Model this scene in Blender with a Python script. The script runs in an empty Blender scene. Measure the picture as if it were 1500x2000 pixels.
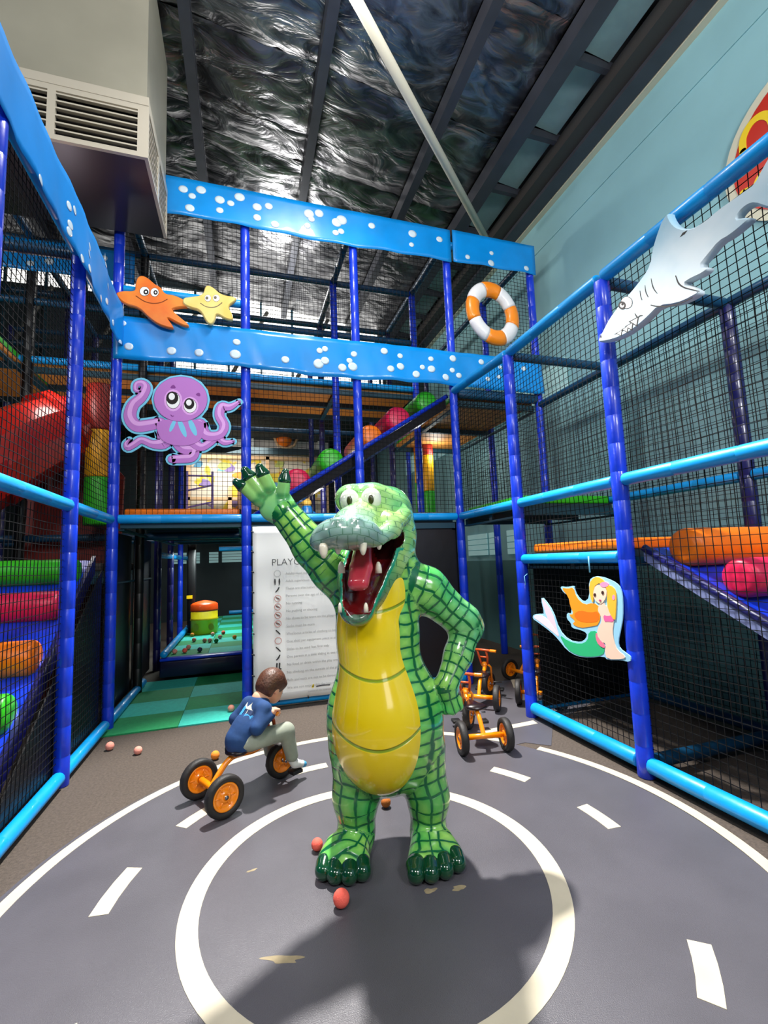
import bpy, bmesh, math, random
import numpy as np
from mathutils import Vector, Matrix
random.seed(7)
PI=math.pi
S=bpy.context.scene
C=S.collection
# ---------------------------------------------------------------- camera
cam=bpy.data.cameras.new('camera'); cam.sensor_fit='HORIZONTAL'; cam.sensor_width=36; cam.lens=36*890.79/1500; cam.clip_start=.02
co=bpy.data.objects.new('camera',cam); C.objects.link(co)
R_=Vector((0.95567898,-0.29209829,-0.03682752)); U_=Vector((0.00446716,-0.11068768,0.9938452)); W_=Vector((0.29437684,0.94996149,0.10447704))
mw=Matrix((( R_.x,U_.x,-W_.x,0),(R_.y,U_.y,-W_.y,0),(R_.z,U_.z,-W_.z,1.5),(0,0,0,1)))
co.matrix_world=mw; S.camera=co
# ---------------------------------------------------------------- world, lights, exposure
S.view_settings.view_transform='Standard'; S.view_settings.look='None'; S.view_settings.gamma=1; S.view_settings.exposure=0.0
w=bpy.data.worlds.new('world'); S.world=w; w.use_nodes=True
w.node_tree.nodes['Background'].inputs[0].default_value=(.62,.72,.85,1); w.node_tree.nodes['Background'].inputs[1].default_value=.17
def light(name,kind,loc,energy,color=(1,1,1),size=.2,target=None,spot=None,blend=.5,sizey=None):
    l=bpy.data.lights.new(name,kind); l.energy=energy; l.color=color
    if kind=='AREA':
        l.size=size
        if sizey: l.shape='RECTANGLE'; l.size_y=sizey
    else: l.shadow_soft_size=size
    if kind=='SPOT': l.spot_size=math.radians(spot); l.spot_blend=blend
    o=bpy.data.objects.new(name,l); C.objects.link(o); o.location=loc
    if target is not None: o.rotation_euler=(Vector(target)-Vector(loc)).to_track_quat('-Z','Y').to_euler()
    return o
light('high_bay_light','SPOT',(.73,4.6,6.5),4300,(1,.97,.92),.12,(.75,2.1,0),spot=60,blend=.45)
light('second_bay_light','SPOT',(.75,3.4,6.3),260,(1,.97,.92),.3,(.75,3.4,0),spot=150,blend=.5)
light('ceiling_bounce_lamp','POINT',(.6,2.7,6.35),110,(1,.97,.93),.3)
light('front_lamp','AREA',(-1.3,-1.6,5.6),150,(1,.97,.92),1.1,(1,3,.8))
light('right_wall_fill','AREA',(2.2,-2.2,4.6),210,(.96,.98,1),1.0,(4.1,3.6,2.6))  # added fill, aimed at the right wall to brighten it
light('left_hall_lamp','AREA',(-5.2,2.0,4.9),120,(.95,.98,1),1.2,(4,3.5,2.2))
light('deck_fill','POINT',(.6,8.0,6.2),120,(1,.98,.94),.2)  # unseen light added to lift the rear decks and nets
light('mid_deck_fill','POINT',(1.1,7.2,2.7),26,(1,.95,.85),.2)  # added to light the deck undersides in place of bounce
light('left_deck_fill','POINT',(-1.9,7.2,2.7),22,(1,.95,.85),.2)  # fill added among the left decks, no fixture there
light('low_front_fill','AREA',(1.6,-3.6,2.8),30,(1,.98,.95),1.5,(2.2,3,1))  # added low fill for the lower right bay and crocodile front
light('rear_hall_lamp','AREA',(-.3,11.9,4.3),62,(1,.95,.88),1.8,(.2,13.4,2.6),sizey=.8)
light('passage_fill','AREA',(-.5,9.0,1.8),46,(.85,1,.98),.6,(-.5,9.2,0))  # added fill that brightens the passage mat and drum
light('right_aisle_fill','POINT',(3.2,7.2,3.3),14,(.9,1,1),.15)  # unseen fill added for the far right bay
light('left_aisle_fill','POINT',(-2.0,5.6,3.5),12,(1,.95,.9),.15)  # unseen fill added behind the left netting
# ---------------------------------------------------------------- helpers
def lin(c):
    def f(v):
        v=v/255.; return v/12.92 if v<=.04045 else ((v+.055)/1.055)**2.4
    return (f(c[0]),f(c[1]),f(c[2]),1)
MATS={}
def mat(name,rgb,rough=.5,metal=0,noise=0,scale=20,bump=0,bscale=60,coat=0,emit=None,estr=0,spec=.5,rgb2=None,lo=.35,hi=.65):
    if name in MATS: return MATS[name]
    m=bpy.data.materials.new(name); m.use_nodes=True; nt=m.node_tree; b=nt.nodes['Principled BSDF']
    b.inputs['Base Color'].default_value=lin(rgb); b.inputs['Roughness'].default_value=rough; b.inputs['Metallic'].default_value=metal
    b.inputs['Coat Weight'].default_value=coat; b.inputs['Specular IOR Level'].default_value=spec
    if emit: b.inputs['Emission Color'].default_value=lin(emit); b.inputs['Emission Strength'].default_value=estr
    tc=nt.nodes.new('ShaderNodeTexCoord')
    if noise or rgb2:
        n=nt.nodes.new('ShaderNodeTexNoise'); n.inputs['Scale'].default_value=scale; n.inputs['Detail'].default_value=4
        nt.links.new(tc.outputs['Object'],n.inputs['Vector'])
        cr=nt.nodes.new('ShaderNodeValToRGB'); cr.color_ramp.elements[0].position=lo; cr.color_ramp.elements[1].position=hi
        c=lin(rgb); 
        if rgb2: c2=lin(rgb2)
        else: c2=tuple(min(1,v*(1+noise)) for v in c[:3])+(1,); c=tuple(v*(1-noise) for v in c[:3])+(1,)
        cr.color_ramp.elements[0].color=c; cr.color_ramp.elements[1].color=c2
        nt.links.new(n.outputs['Fac'],cr.inputs[0]); nt.links.new(cr.outputs[0],b.inputs['Base Color'])
    if bump:
        n2=nt.nodes.new('ShaderNodeTexNoise'); n2.inputs['Scale'].default_value=bscale; n2.inputs['Detail'].default_value=5
        nt.links.new(tc.outputs['Object'],n2.inputs['Vector'])
        bp=nt.nodes.new('ShaderNodeBump'); bp.inputs['Strength'].default_value=bump; bp.inputs['Distance'].default_value=.01
        nt.links.new(n2.outputs['Fac'],bp.inputs['Height']); nt.links.new(bp.outputs[0],b.inputs['Normal'])
    MATS[name]=m; return m
def tag(o,label=None,cat=None,group=None,kind=None):
    if label: o['label']=label
    if cat: o['category']=cat
    if group: o['group']=group
    if kind: o['kind']=kind
    return o
def thing(name,label,cat,loc=(0,0,0),rz=0,group=None):
    o=bpy.data.objects.new(name,None); C.objects.link(o); o.location=loc; o.rotation_euler=(0,0,rz); o.empty_display_size=.1
    return tag(o,label,cat,group)
class MB:
    def __init__(s): s.v=[];s.f=[];s.m=[];s.sm=[]
    def add(s,vs,fs,mi=0,smooth=False):
        k=len(s.v); s.v+= [tuple(x) for x in vs]; s.f+=[tuple(i+k for i in f) for f in fs]; s.m+=[mi]*len(fs); s.sm+=[smooth]*len(fs)
    def box(s,lo,hi,mi=0,bev=0):
        x0,y0,z0=lo;x1,y1,z1=hi
        if bev<=0:
            s.add([(x0,y0,z0),(x1,y0,z0),(x1,y1,z0),(x0,y1,z0),(x0,y0,z1),(x1,y0,z1),(x1,y1,z1),(x0,y1,z1)],[(0,3,2,1),(4,5,6,7),(0,1,5,4),(1,2,6,5),(2,3,7,6),(3,0,4,7)],mi); return
        bm=bmesh.new(); bmesh.ops.create_cube(bm,size=1)
        for v in bm.verts: v.co=Vector(((x0+x1)/2+v.co.x*(x1-x0),(y0+y1)/2+v.co.y*(y1-y0),(z0+z1)/2+v.co.z*(z1-z0)))
        bmesh.ops.bevel(bm,geom=bm.edges[:],offset=bev,segments=2,affect='EDGES',profile=.5)
        s.bm(bm,mi,True)
    def bm(s,bm,mi=0,smooth=False):
        bm.verts.index_update(); s.add([v.co[:] for v in bm.verts],[[v.index for v in f.verts] for f in bm.faces],mi,smooth); bm.free()
    def tube(s,pts,rad,n=12,mi=0,caps=True,smooth=True,flat=None):
        pts=[Vector(p) for p in pts]; k=len(s.v)
        if not hasattr(rad,'__len__'): rad=[rad]*len(pts)
        up=None; rings=[]
        for i,p in enumerate(pts):
            t=(pts[min(i+1,len(pts)-1)]-pts[max(i-1,0)])
            if t.length<1e-9: t=Vector((0,0,1))
            t.normalize()
            if up is None:
                up=Vector((0,0,1)) if abs(t.z)<.9 else Vector((0,1,0))
            a=t.cross(up); a.normalize(); b=a.cross(t); up=b.copy()
            rings.append([p+a*(rad[i]*math.cos(2*PI*j/n))+b*(rad[i]*(flat or 1)*math.sin(2*PI*j/n)) for j in range(n)])
        vs=[v for r in rings for v in r]; fs=[]
        for i in range(len(pts)-1):
            for j in range(n):
                fs.append((i*n+j,i*n+(j+1)%n,(i+1)*n+(j+1)%n,(i+1)*n+j))
        if caps: fs.append(tuple(range(n-1,-1,-1))); fs.append(tuple((len(pts)-1)*n+j for j in range(n)))
        s.add(vs,fs,mi,smooth)
    def prism(s,poly,plane,d0,d1,mi=0):
        """poly in plane coordinates; plane 'xz' (depth y) or 'yz' (depth x) or 'xy' (depth z)"""
        n=len(poly)
        def P(q,d): return {'xz':(q[0],d,q[1]),'yz':(d,q[0],q[1]),'xy':(q[0],q[1],d)}[plane]
        from mathutils.geometry import tessellate_polygon
        tr=tessellate_polygon([[Vector((q[0],q[1],0)) for q in poly]])
        vs=[P(q,d0) for q in poly]+[P(q,d1) for q in poly]
        fs=[tuple(t) for t in tr]+[tuple(i+n for i in t[::-1]) for t in tr]+[(i,(i+1)%n,n+(i+1)%n,n+i) for i in range(n)]
        s.add(vs,fs,mi)
    def build(s,name,mats,parent=None,loc=None,fix=True):
        me=bpy.data.meshes.new(name); me.from_pydata(s.v,[],s.f)
        if not isinstance(mats,(list,tuple)): mats=[mats]
        for m in mats: me.materials.append(m)
        me.polygons.foreach_set('material_index',s.m); me.polygons.foreach_set('use_smooth',s.sm); me.update()
        if fix:
            bm=bmesh.new(); bm.from_mesh(me); bmesh.ops.recalc_face_normals(bm,faces=bm.faces[:]); bm.to_mesh(me); bm.free()
        o=bpy.data.objects.new(name,me); C.objects.link(o)
        if parent: o.parent=parent
        if loc: o.location=loc
        return o
def copy_tree(o,parent=None):
    c=o.copy(); C.objects.link(c); c.parent=parent
    for ch in list(o.children): copy_tree(ch,c)
    return c
def smooth_poly(pts,it=2):
    for _ in range(it):
        out=[]
        for i in range(len(pts)):
            a=pts[i];b=pts[(i+1)%len(pts)]
            out.append((a[0]*.75+b[0]*.25,a[1]*.75+b[1]*.25)); out.append((a[0]*.25+b[0]*.75,a[1]*.25+b[1]*.75))
        pts=out
    return pts
def crom(pts,n=6):
    out=[]
    P=[pts[0]]+list(pts)+[pts[-1]]
    for i in range(1,len(P)-2):
        for k in range(n):
            t=k/n; out.append(tuple(.5*((2*P[i][j])+(-P[i-1][j]+P[i+1][j])*t+(2*P[i-1][j]-5*P[i][j]+4*P[i+1][j]-P[i+2][j])*t*t+(-P[i-1][j]+3*P[i][j]-3*P[i+1][j]+P[i+2][j])*t**3) for j in range(len(P[i]))))
    out.append(tuple(pts[-1])); return out
def stroke_mesh(mb,pts,plane,d0,d1,grow=0,mi=0):
    """ribbon with rounded ends following (a,b,width)"""
    p=crom(pts,5); n=len(p); L=[];Rr=[]
    for i in range(n):
        a=p[max(i-1,0)];b=p[min(i+1,n-1)]; dx,dy=b[0]-a[0],b[1]-a[1]; l=math.hypot(dx,dy) or 1
        h=p[i][2]/2+grow; L.append((p[i][0]-dy/l*h,p[i][1]+dx/l*h)); Rr.append((p[i][0]+dy/l*h,p[i][1]-dx/l*h))
    def P(q,d): return (q[0],d,q[1]) if plane=='xz' else (d,q[0],q[1])
    vs=[];fs=[]
    for i in range(n): vs+=[P(L[i],d0),P(Rr[i],d0),P(L[i],d1),P(Rr[i],d1)]
    for i in range(n-1):
        k=4*i; fs+=[(k,k+1,k+5,k+4),(k+2,k+6,k+7,k+3),(k,k+4,k+6,k+2),(k+1,k+3,k+7,k+5)]
    mb.add(vs,fs,mi)
    for q in (p[0],p[-1]):
        h=q[2]/2+grow; mb.prism([(q[0]+h*math.cos(2*PI*j/12),q[1]+h*math.sin(2*PI*j/12)) for j in range(12)],plane,d0,d1,mi)
# ---- signed distance modelling
class SDF:
    def __init__(s,lo,hi,h):
        s.lo=np.array(lo,float); s.h=h; s.n=np.ceil((np.array(hi)-s.lo)/h).astype(int)+1
        s.F=np.full(s.n,.5,np.float32); s.ax=[(s.lo[i]+h*np.arange(s.n[i])).astype(np.float32) for i in range(3)]
    @staticmethod
    def dist(pr,X,Y,Z):
        t=pr[0]
        if t=='c':
            a=np.array(pr[1]);b=np.array(pr[2]);ra,rb=pr[3],pr[4]; d=b-a; L=float(d@d)+1e-12
            px,py,pz=X-a[0],Y-a[1],Z-a[2]; t_=np.clip((px*d[0]+py*d[1]+pz*d[2])/L,0,1)
            return np.sqrt((px-t_*d[0])**2+(py-t_*d[1])**2+(pz-t_*d[2])**2)-(ra+(rb-ra)*t_)
        if t=='e':
            c=pr[1];r=pr[2]; px,py,pz=X-c[0],Y-c[1],Z-c[2]
            if len(pr)>3 and pr[3]: # tilt about y
                ca,sa=math.cos(pr[3]),math.sin(pr[3]); px,pz=ca*px+sa*pz,-sa*px+ca*pz
            k0=np.sqrt((px/r[0])**2+(py/r[1])**2+(pz/r[2])**2)+1e-6; k1=np.sqrt((px/r[0]**2)**2+(py/r[1]**2)**2+(pz/r[2]**2)**2)+1e-6
            return k0*(k0-1)/k1
    @staticmethod
    def bb(pr,m):
        if pr[0]=='c':
            a=np.array(pr[1]);b=np.array(pr[2]);r=max(pr[3],pr[4])+m; return np.minimum(a,b)-r,np.maximum(a,b)+r
        r=np.array(pr[2]); 
        if len(pr)>3 and pr[3]: r=np.array([max(r)]*3)
        return np.array(pr[1])-r-m,np.array(pr[1])+r+m
    def op(s,pr,k=.03,sub=False):
        lo,hi=s.bb(pr,max(k,.02)+.03); i0=np.maximum(0,np.floor((lo-s.lo)/s.h).astype(int)); i1=np.minimum(s.n,np.ceil((hi-s.lo)/s.h).astype(int)+1)
        if np.any(i1<=i0): return
        sl=tuple(slice(a,b) for a,b in zip(i0,i1))
        X=s.ax[0][i0[0]:i1[0],None,None];Y=s.ax[1][None,i0[1]:i1[1],None];Z=s.ax[2][None,None,i0[2]:i1[2]]
        D=s.dist(pr,X,Y,Z).astype(np.float32); F=s.F[sl]
        if sub:
            D=-D; hh=np.clip(.5-.5*(F-D)/k,0,1); s.F[sl]=F+(D-F)*hh+k*hh*(1-hh)
        else:
            hh=np.clip(.5+.5*(F-D)/k,0,1); s.F[sl]=F+(D-F)*hh-k*hh*(1-hh)
    def chain(s,pts,k=.03,sub=False):
        for a,b in zip(pts[:-1],pts[1:]): s.op(('c',a[:3],b[:3],a[3],b[3]),k,sub)
    def floor(s,z=0):
        Z=s.ax[2][None,None,:]; s.F=np.maximum(s.F,z-Z)
    def sample(s,P):
        q=(P-s.lo)/s.h; i=np.clip(np.floor(q).astype(int),0,s.n-2); f=q-i; F=s.F; r=0
        for a in (0,1):
            for b in (0,1):
                for c in (0,1):
                    wt=(f[:,0] if a else 1-f[:,0])*(f[:,1] if b else 1-f[:,1])*(f[:,2] if c else 1-f[:,2])
                    r=r+wt*F[i[:,0]+a,i[:,1]+b,i[:,2]+c]
        return r
    def mesh(s,relax=2):
        F=s.F; ins=F<0; nx,ny,nz=F.shape
        cnt=np.zeros((nx-1,ny-1,nz-1),np.int8)
        for a in (0,1):
            for b in (0,1):
                for c in (0,1): cnt+=ins[a:nx-1+a,b:ny-1+b,c:nz-1+c]
        act=np.argwhere((cnt>0)&(cnt<8)); idx=np.full(cnt.shape,-1,np.int64); idx[tuple(act.T)]=np.arange(len(act))
        acc=np.zeros((len(act),3));num=np.zeros(len(act))
        cr=[(a,b,c) for a in (0,1) for b in (0,1) for c in (0,1)]
        for p in cr:
            for ax in range(3):
                if p[ax]==1: continue
                q=list(p);q[ax]=1
                A=F[act[:,0]+p[0],act[:,1]+p[1],act[:,2]+p[2]];B=F[act[:,0]+q[0],act[:,1]+q[1],act[:,2]+q[2]]
                m=(A<0)!=(B<0); t=np.where(m,A/(A-B+1e-20),0)
                pos=np.repeat(np.array([p],float),len(act),0); pos[:,ax]+=t
                acc[m]+=pos[m];num[m]+=1
        V=s.lo+(act+acc/num[:,None])*s.h
        quads=[]
        for ax in range(3):
            sl0=[slice(None)]*3;sl1=[slice(None)]*3;sl0[ax]=slice(0,-1);sl1[ax]=slice(1,None)
            A=ins[tuple(sl0)];B=ins[tuple(sl1)]; E=np.argwhere(A!=B)
            o1,o2=[i for i in range(3) if i!=ax]
            ok=(E[:,o1]>0)&(E[:,o2]>0)&(E[:,o1]<F.shape[o1]-1)&(E[:,o2]<F.shape[o2]-1); E=E[ok]
            def g(d1,d2):
                e=E.copy();e[:,o1]+=d1;e[:,o2]+=d2; return idx[e[:,0],e[:,1],e[:,2]]
            Q=np.stack([g(-1,-1),g(0,-1),g(0,0),g(-1,0)],1)
            fl=A[tuple(E.T)]; 
            if ax==1: fl=~fl
            Q[~fl]=Q[~fl][:,::-1]; quads.append(Q)
        Q=np.concatenate(quads)
        for it in range(relax+1):
            if it<relax:   # tangential relaxation
                acc=np.zeros_like(V);cn=np.zeros(len(V))
                for k in range(4):
                    np.add.at(acc,Q[:,k],V[Q[:,(k+1)%4]]+V[Q[:,(k-1)%4]]);np.add.at(cn,Q[:,k],2)
                V=V*.5+.5*acc/cn[:,None]
            e=s.h*.5; d=s.sample(V); G=np.stack([(s.sample(V+dv)-s.sample(V-dv))/(2*e) for dv in np.eye(3)*e],1)
            g2=(G**2).sum(1)+1e-6; V=V-G*np.clip(d/g2,-s.h,s.h)[:,None]
        return V,Q
def np_mesh(name,V,Q,mats,parent=None,attrs=None,mi=None):
    me=bpy.data.meshes.new(name); me.vertices.add(len(V)); me.vertices.foreach_set('co',V.astype(np.float32).ravel())
    me.loops.add(Q.size); me.loops.foreach_set('vertex_index',Q.astype(np.int32).ravel()); me.polygons.add(len(Q))
    me.polygons.foreach_set('loop_start',np.arange(0,Q.size,4,dtype=np.int32)); 
    if not isinstance(mats,(list,tuple)): mats=[mats]
    for m in mats: me.materials.append(m)
    if mi is not None: me.polygons.foreach_set('material_index',mi.astype(np.int32))
    me.update(calc_edges=True); me.polygons.foreach_set('use_smooth',np.ones(len(Q),bool))
    for k,v in (attrs or {}).items():
        if v.ndim==1: a=me.attributes.new(k,'FLOAT','POINT'); a.data.foreach_set('value',v.astype(np.float32))
        else: a=me.attributes.new(k,'FLOAT_COLOR','POINT'); a.data.foreach_set('color',np.c_[v,np.ones(len(v))].astype(np.float32).ravel())
    me.validate(); 
    o=bpy.data.objects.new(name,me); C.objects.link(o)
    if parent: o.parent=parent
    return o
def sdf_part(name,m,parent,prims,h=.006,k=.02,pad=.02):
    los=[SDF.bb(p,pad)[0] for p in prims];his=[SDF.bb(p,pad)[1] for p in prims]
    s=SDF(np.min(los,0),np.max(his,0),h)
    for p in prims: s.op(p,k)
    V,Q=s.mesh(); return np_mesh(name,V,Q,m,parent)
# ---- traced plan data (metres, world planes)
OC1=[(-0.807,2.975,0.103),(-0.934,2.938,0.114),(-1.029,2.933,0.118),(-1.083,3.019,0.112),(-1.059,3.141,0.102),(-0.982,3.232,0.091),(-0.946,3.332,0.086),(-0.979,3.378,0.068),(-1.031,3.362,0.051),(-1.036,3.301,0.04),(-0.998,3.291,0.022)]
OC2=[(-0.762,2.88,0.149),(-0.772,2.77,0.126),(-0.868,2.748,0.079),(-0.974,2.786,0.067),(-1.046,2.735,0.061),(-1.097,2.703,0.055),(-1.114,2.744,0.035),(-1.084,2.787,0.016)]
OC3=[(-0.632,2.923,0.152),(-0.642,2.8,0.127),(-0.586,2.711,0.104),(-0.486,2.696,0.094),(-0.508,2.622,0.088),(-0.607,2.606,0.087),(-0.694,2.598,0.074)]
OC4=[(-0.532,2.928,0.129),(-0.498,2.806,0.117),(-0.419,2.735,0.082),(-0.329,2.788,0.072),(-0.26,2.854,0.072),(-0.191,2.794,0.06),(-0.098,2.81,0.024)]
OC5=[(-0.432,2.97,0.131),(-0.363,2.861,0.107),(-0.237,2.874,0.084),(-0.191,2.97,0.091),(-0.238,3.081,0.091),(-0.214,3.178,0.092),(-0.132,3.183,0.068),(-0.038,3.248,0.028)]
OCB=[(-0.839,3.009),(-0.398,3.034),(-0.386,2.91),(-0.431,2.784),(-0.608,2.728),(-0.783,2.77),(-0.838,2.888)]
OCH=[(-0.356,3.251),(-0.375,3.156),(-0.432,3.073),(-0.516,3.015),(-0.615,2.991),(-0.713,3.004),(-0.795,3.051),(-0.85,3.125),(-0.87,3.215),(-0.853,3.308),(-0.799,3.39),(-0.717,3.45),(-0.619,3.477),(-0.52,3.467),(-0.434,3.42),(-0.376,3.344)]
OE1=[(-0.624,3.22),(-0.628,3.186),(-0.642,3.157),(-0.662,3.137),(-0.687,3.129),(-0.711,3.134),(-0.732,3.151),(-0.746,3.178),(-0.751,3.211),(-0.747,3.244),(-0.733,3.273),(-0.713,3.294),(-0.689,3.302),(-0.664,3.297),(-0.643,3.28),(-0.629,3.253)]
OI1=[(-0.639,3.244),(-0.643,3.217),(-0.656,3.193),(-0.674,3.177),(-0.696,3.17),(-0.718,3.174),(-0.736,3.188),(-0.749,3.209),(-0.754,3.236),(-0.75,3.262),(-0.738,3.286),(-0.719,3.302),(-0.697,3.309),(-0.675,3.305),(-0.657,3.292),(-0.644,3.27)]
OL1=[(-0.672,3.256),(-0.674,3.242),(-0.68,3.229),(-0.69,3.221),(-0.701,3.217),(-0.712,3.219),(-0.722,3.226),(-0.728,3.238),(-0.731,3.252),(-0.729,3.266),(-0.722,3.279),(-0.713,3.288),(-0.702,3.291),(-0.69,3.289),(-0.681,3.282),(-0.674,3.27)]
OE2=[(-0.466,3.171),(-0.47,3.142),(-0.483,3.118),(-0.503,3.101),(-0.526,3.094),(-0.549,3.098),(-0.568,3.113),(-0.582,3.135),(-0.586,3.163),(-0.582,3.191),(-0.569,3.215),(-0.55,3.232),(-0.527,3.239),(-0.503,3.235),(-0.484,3.221),(-0.47,3.198)]
OI2=[(-0.485,3.192),(-0.488,3.169),(-0.499,3.148),(-0.515,3.134),(-0.534,3.129),(-0.553,3.132),(-0.569,3.144),(-0.579,3.163),(-0.583,3.185),(-0.58,3.208),(-0.569,3.229),(-0.553,3.243),(-0.535,3.249),(-0.516,3.245),(-0.5,3.233),(-0.489,3.215)]
OL2=[(-0.511,3.203),(-0.513,3.19),(-0.519,3.179),(-0.527,3.171),(-0.537,3.168),(-0.548,3.17),(-0.556,3.177),(-0.562,3.187),(-0.565,3.199),(-0.563,3.212),(-0.557,3.222),(-0.548,3.23),(-0.538,3.233),(-0.528,3.232),(-0.519,3.225),(-0.513,3.215)]
OB1=[(-0.72,3.34),(-0.705,3.371),(-0.681,3.383),(-0.658,3.344)]
OB2=[(-0.479,3.29),(-0.45,3.315),(-0.428,3.309),(-0.428,3.269)]
OM=[(-0.708,3.059,0.009),(-0.695,3.045,0.009),(-0.682,3.05,0.007)]
ST1=[(-1.003,4.523),(-0.943,4.509),(-0.87,4.443),(-0.814,4.419),(-0.775,4.349),(-0.69,4.352),(-0.6,4.319),(-0.536,4.269),(-0.547,4.232),(-0.61,4.227),(-0.698,4.196),(-0.702,4.176),(-0.62,4.109),(-0.538,4.041),(-0.546,4.014),(-0.608,4.022),(-0.71,4.072),(-0.755,4.092),(-0.71,4.033),(-0.684,3.985),(-0.72,3.974),(-0.842,4.004),(-0.942,4.081),(-1.019,4.166),(-1.147,4.18),(-1.245,4.282),(-1.182,4.327),(-1.054,4.339),(-1.058,4.396),(-1.044,4.487)]
ST2=[(-0.363,4.499),(-0.304,4.487),(-0.215,4.407),(-0.07,4.407),(-0.06,4.367),(-0.155,4.285),(-0.107,4.213),(-0.093,4.128),(-0.179,4.138),(-0.268,4.193),(-0.28,4.112),(-0.315,4.052),(-0.368,4.075),(-0.426,4.205),(-0.53,4.218),(-0.605,4.253),(-0.6,4.322),(-0.531,4.339),(-0.404,4.38),(-0.387,4.469)]
SE1=[(-0.922,4.352),(-0.925,4.332),(-0.934,4.315),(-0.948,4.303),(-0.965,4.297),(-0.981,4.298),(-0.996,4.307),(-1.005,4.321),(-1.009,4.339),(-1.006,4.358),(-0.997,4.375),(-0.983,4.388),(-0.966,4.394),(-0.949,4.393),(-0.935,4.384),(-0.925,4.37)]
SI1=[(-0.928,4.343),(-0.93,4.332),(-0.935,4.322),(-0.943,4.315),(-0.952,4.311),(-0.961,4.312),(-0.969,4.317),(-0.974,4.326),(-0.976,4.336),(-0.974,4.347),(-0.969,4.357),(-0.962,4.364),(-0.953,4.368),(-0.943,4.367),(-0.936,4.362),(-0.93,4.353)]
SE2=[(-0.834,4.354),(-0.836,4.336),(-0.844,4.32),(-0.856,4.308),(-0.87,4.302),(-0.885,4.304),(-0.897,4.312),(-0.905,4.326),(-0.908,4.343),(-0.906,4.361),(-0.898,4.377),(-0.886,4.389),(-0.872,4.395),(-0.857,4.393),(-0.845,4.385),(-0.837,4.371)]
SI2=[(-0.842,4.35),(-0.844,4.34),(-0.848,4.331),(-0.854,4.325),(-0.862,4.321),(-0.87,4.322),(-0.876,4.327),(-0.88,4.335),(-0.882,4.344),(-0.881,4.354),(-0.877,4.363),(-0.87,4.37),(-0.863,4.373),(-0.855,4.372),(-0.848,4.367),(-0.844,4.36)]
SM1=[(-1.042,4.283,0.01),(-0.966,4.237,0.01),(-0.889,4.225,0.01),(-0.812,4.245,0.009),(-0.752,4.288,0.009)]
SE3=[(-0.323,4.35),(-0.325,4.335),(-0.332,4.322),(-0.341,4.313),(-0.353,4.309),(-0.365,4.31),(-0.375,4.317),(-0.381,4.328),(-0.384,4.342),(-0.381,4.356),(-0.375,4.369),(-0.365,4.378),(-0.353,4.383),(-0.342,4.382),(-0.332,4.375),(-0.325,4.364)]
SI3=[(-0.347,4.347),(-0.349,4.34),(-0.352,4.334),(-0.357,4.329),(-0.363,4.327),(-0.368,4.328),(-0.373,4.331),(-0.377,4.336),(-0.378,4.342),(-0.377,4.349),(-0.373,4.355),(-0.369,4.36),(-0.363,4.362),(-0.357,4.361),(-0.352,4.358),(-0.349,4.353)]
SE4=[(-0.235,4.362),(-0.238,4.347),(-0.245,4.334),(-0.256,4.325),(-0.268,4.32),(-0.281,4.321),(-0.292,4.328),(-0.299,4.339),(-0.301,4.353),(-0.299,4.368),(-0.292,4.381),(-0.281,4.39),(-0.268,4.395),(-0.256,4.394),(-0.245,4.387),(-0.238,4.376)]
SI4=[(-0.264,4.364),(-0.265,4.357),(-0.268,4.351),(-0.273,4.346),(-0.279,4.344),(-0.285,4.345),(-0.29,4.348),(-0.293,4.353),(-0.294,4.359),(-0.293,4.366),(-0.29,4.372),(-0.285,4.377),(-0.279,4.379),(-0.273,4.378),(-0.268,4.375),(-0.265,4.37)]
SM2=[(-0.424,4.278,0.009),(-0.38,4.251,0.008),(-0.321,4.245,0.009),(-0.262,4.266,0.009),(-0.212,4.313,0.009)]
SH=[(2.53,3.008),(2.486,3.047),(2.415,3.111),(2.312,3.163),(2.206,3.197),(2.116,3.235),(2.06,3.272),(2.03,3.361),(1.993,3.426),(1.947,3.49),(1.898,3.51),(1.892,3.465),(1.869,3.404),(1.835,3.357),(1.773,3.306),(1.694,3.295),(1.624,3.304),(1.552,3.301),(1.485,3.298),(1.439,3.297),(1.403,3.339),(1.355,3.383),(1.306,3.407),(1.304,3.32),(1.335,3.249),(1.332,3.176),(1.35,3.12),(1.375,3.105),(1.407,3.138),(1.451,3.194),(1.482,3.209),(1.516,3.203),(1.538,3.182),(1.506,3.169),(1.467,3.135),(1.511,3.124),(1.581,3.115),(1.634,3.122),(1.686,3.095),(1.752,3.064),(1.698,3.022),(1.734,3.008),(1.806,3.02),(1.851,3.024),(1.81,2.982),(1.76,2.919),(1.818,2.913),(1.91,2.928),(2.025,2.981),(2.107,2.954),(2.193,2.936),(2.293,2.93),(2.397,2.948),(2.507,2.984)]
SHE=[(2.208,3.113),(2.213,3.1),(2.223,3.093),(2.238,3.093),(2.254,3.099),(2.27,3.111),(2.283,3.127),(2.291,3.145),(2.293,3.162),(2.288,3.174),(2.277,3.181),(2.262,3.181),(2.245,3.175),(2.23,3.162),(2.217,3.146),(2.209,3.129)]
SHI=[(2.256,3.121),(2.26,3.112),(2.267,3.107),(2.277,3.107),(2.289,3.111),(2.301,3.12),(2.31,3.131),(2.316,3.144),(2.317,3.156),(2.313,3.165),(2.305,3.17),(2.295,3.171),(2.283,3.166),(2.272,3.157),(2.263,3.146),(2.257,3.133)]
SHL=[(2.269,3.137),(2.271,3.133),(2.274,3.131),(2.278,3.131),(2.283,3.133),(2.288,3.137),(2.292,3.142),(2.295,3.147),(2.295,3.151),(2.294,3.155),(2.29,3.157),(2.286,3.157),(2.281,3.155),(2.276,3.151),(2.272,3.146),(2.27,3.141)]
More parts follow.
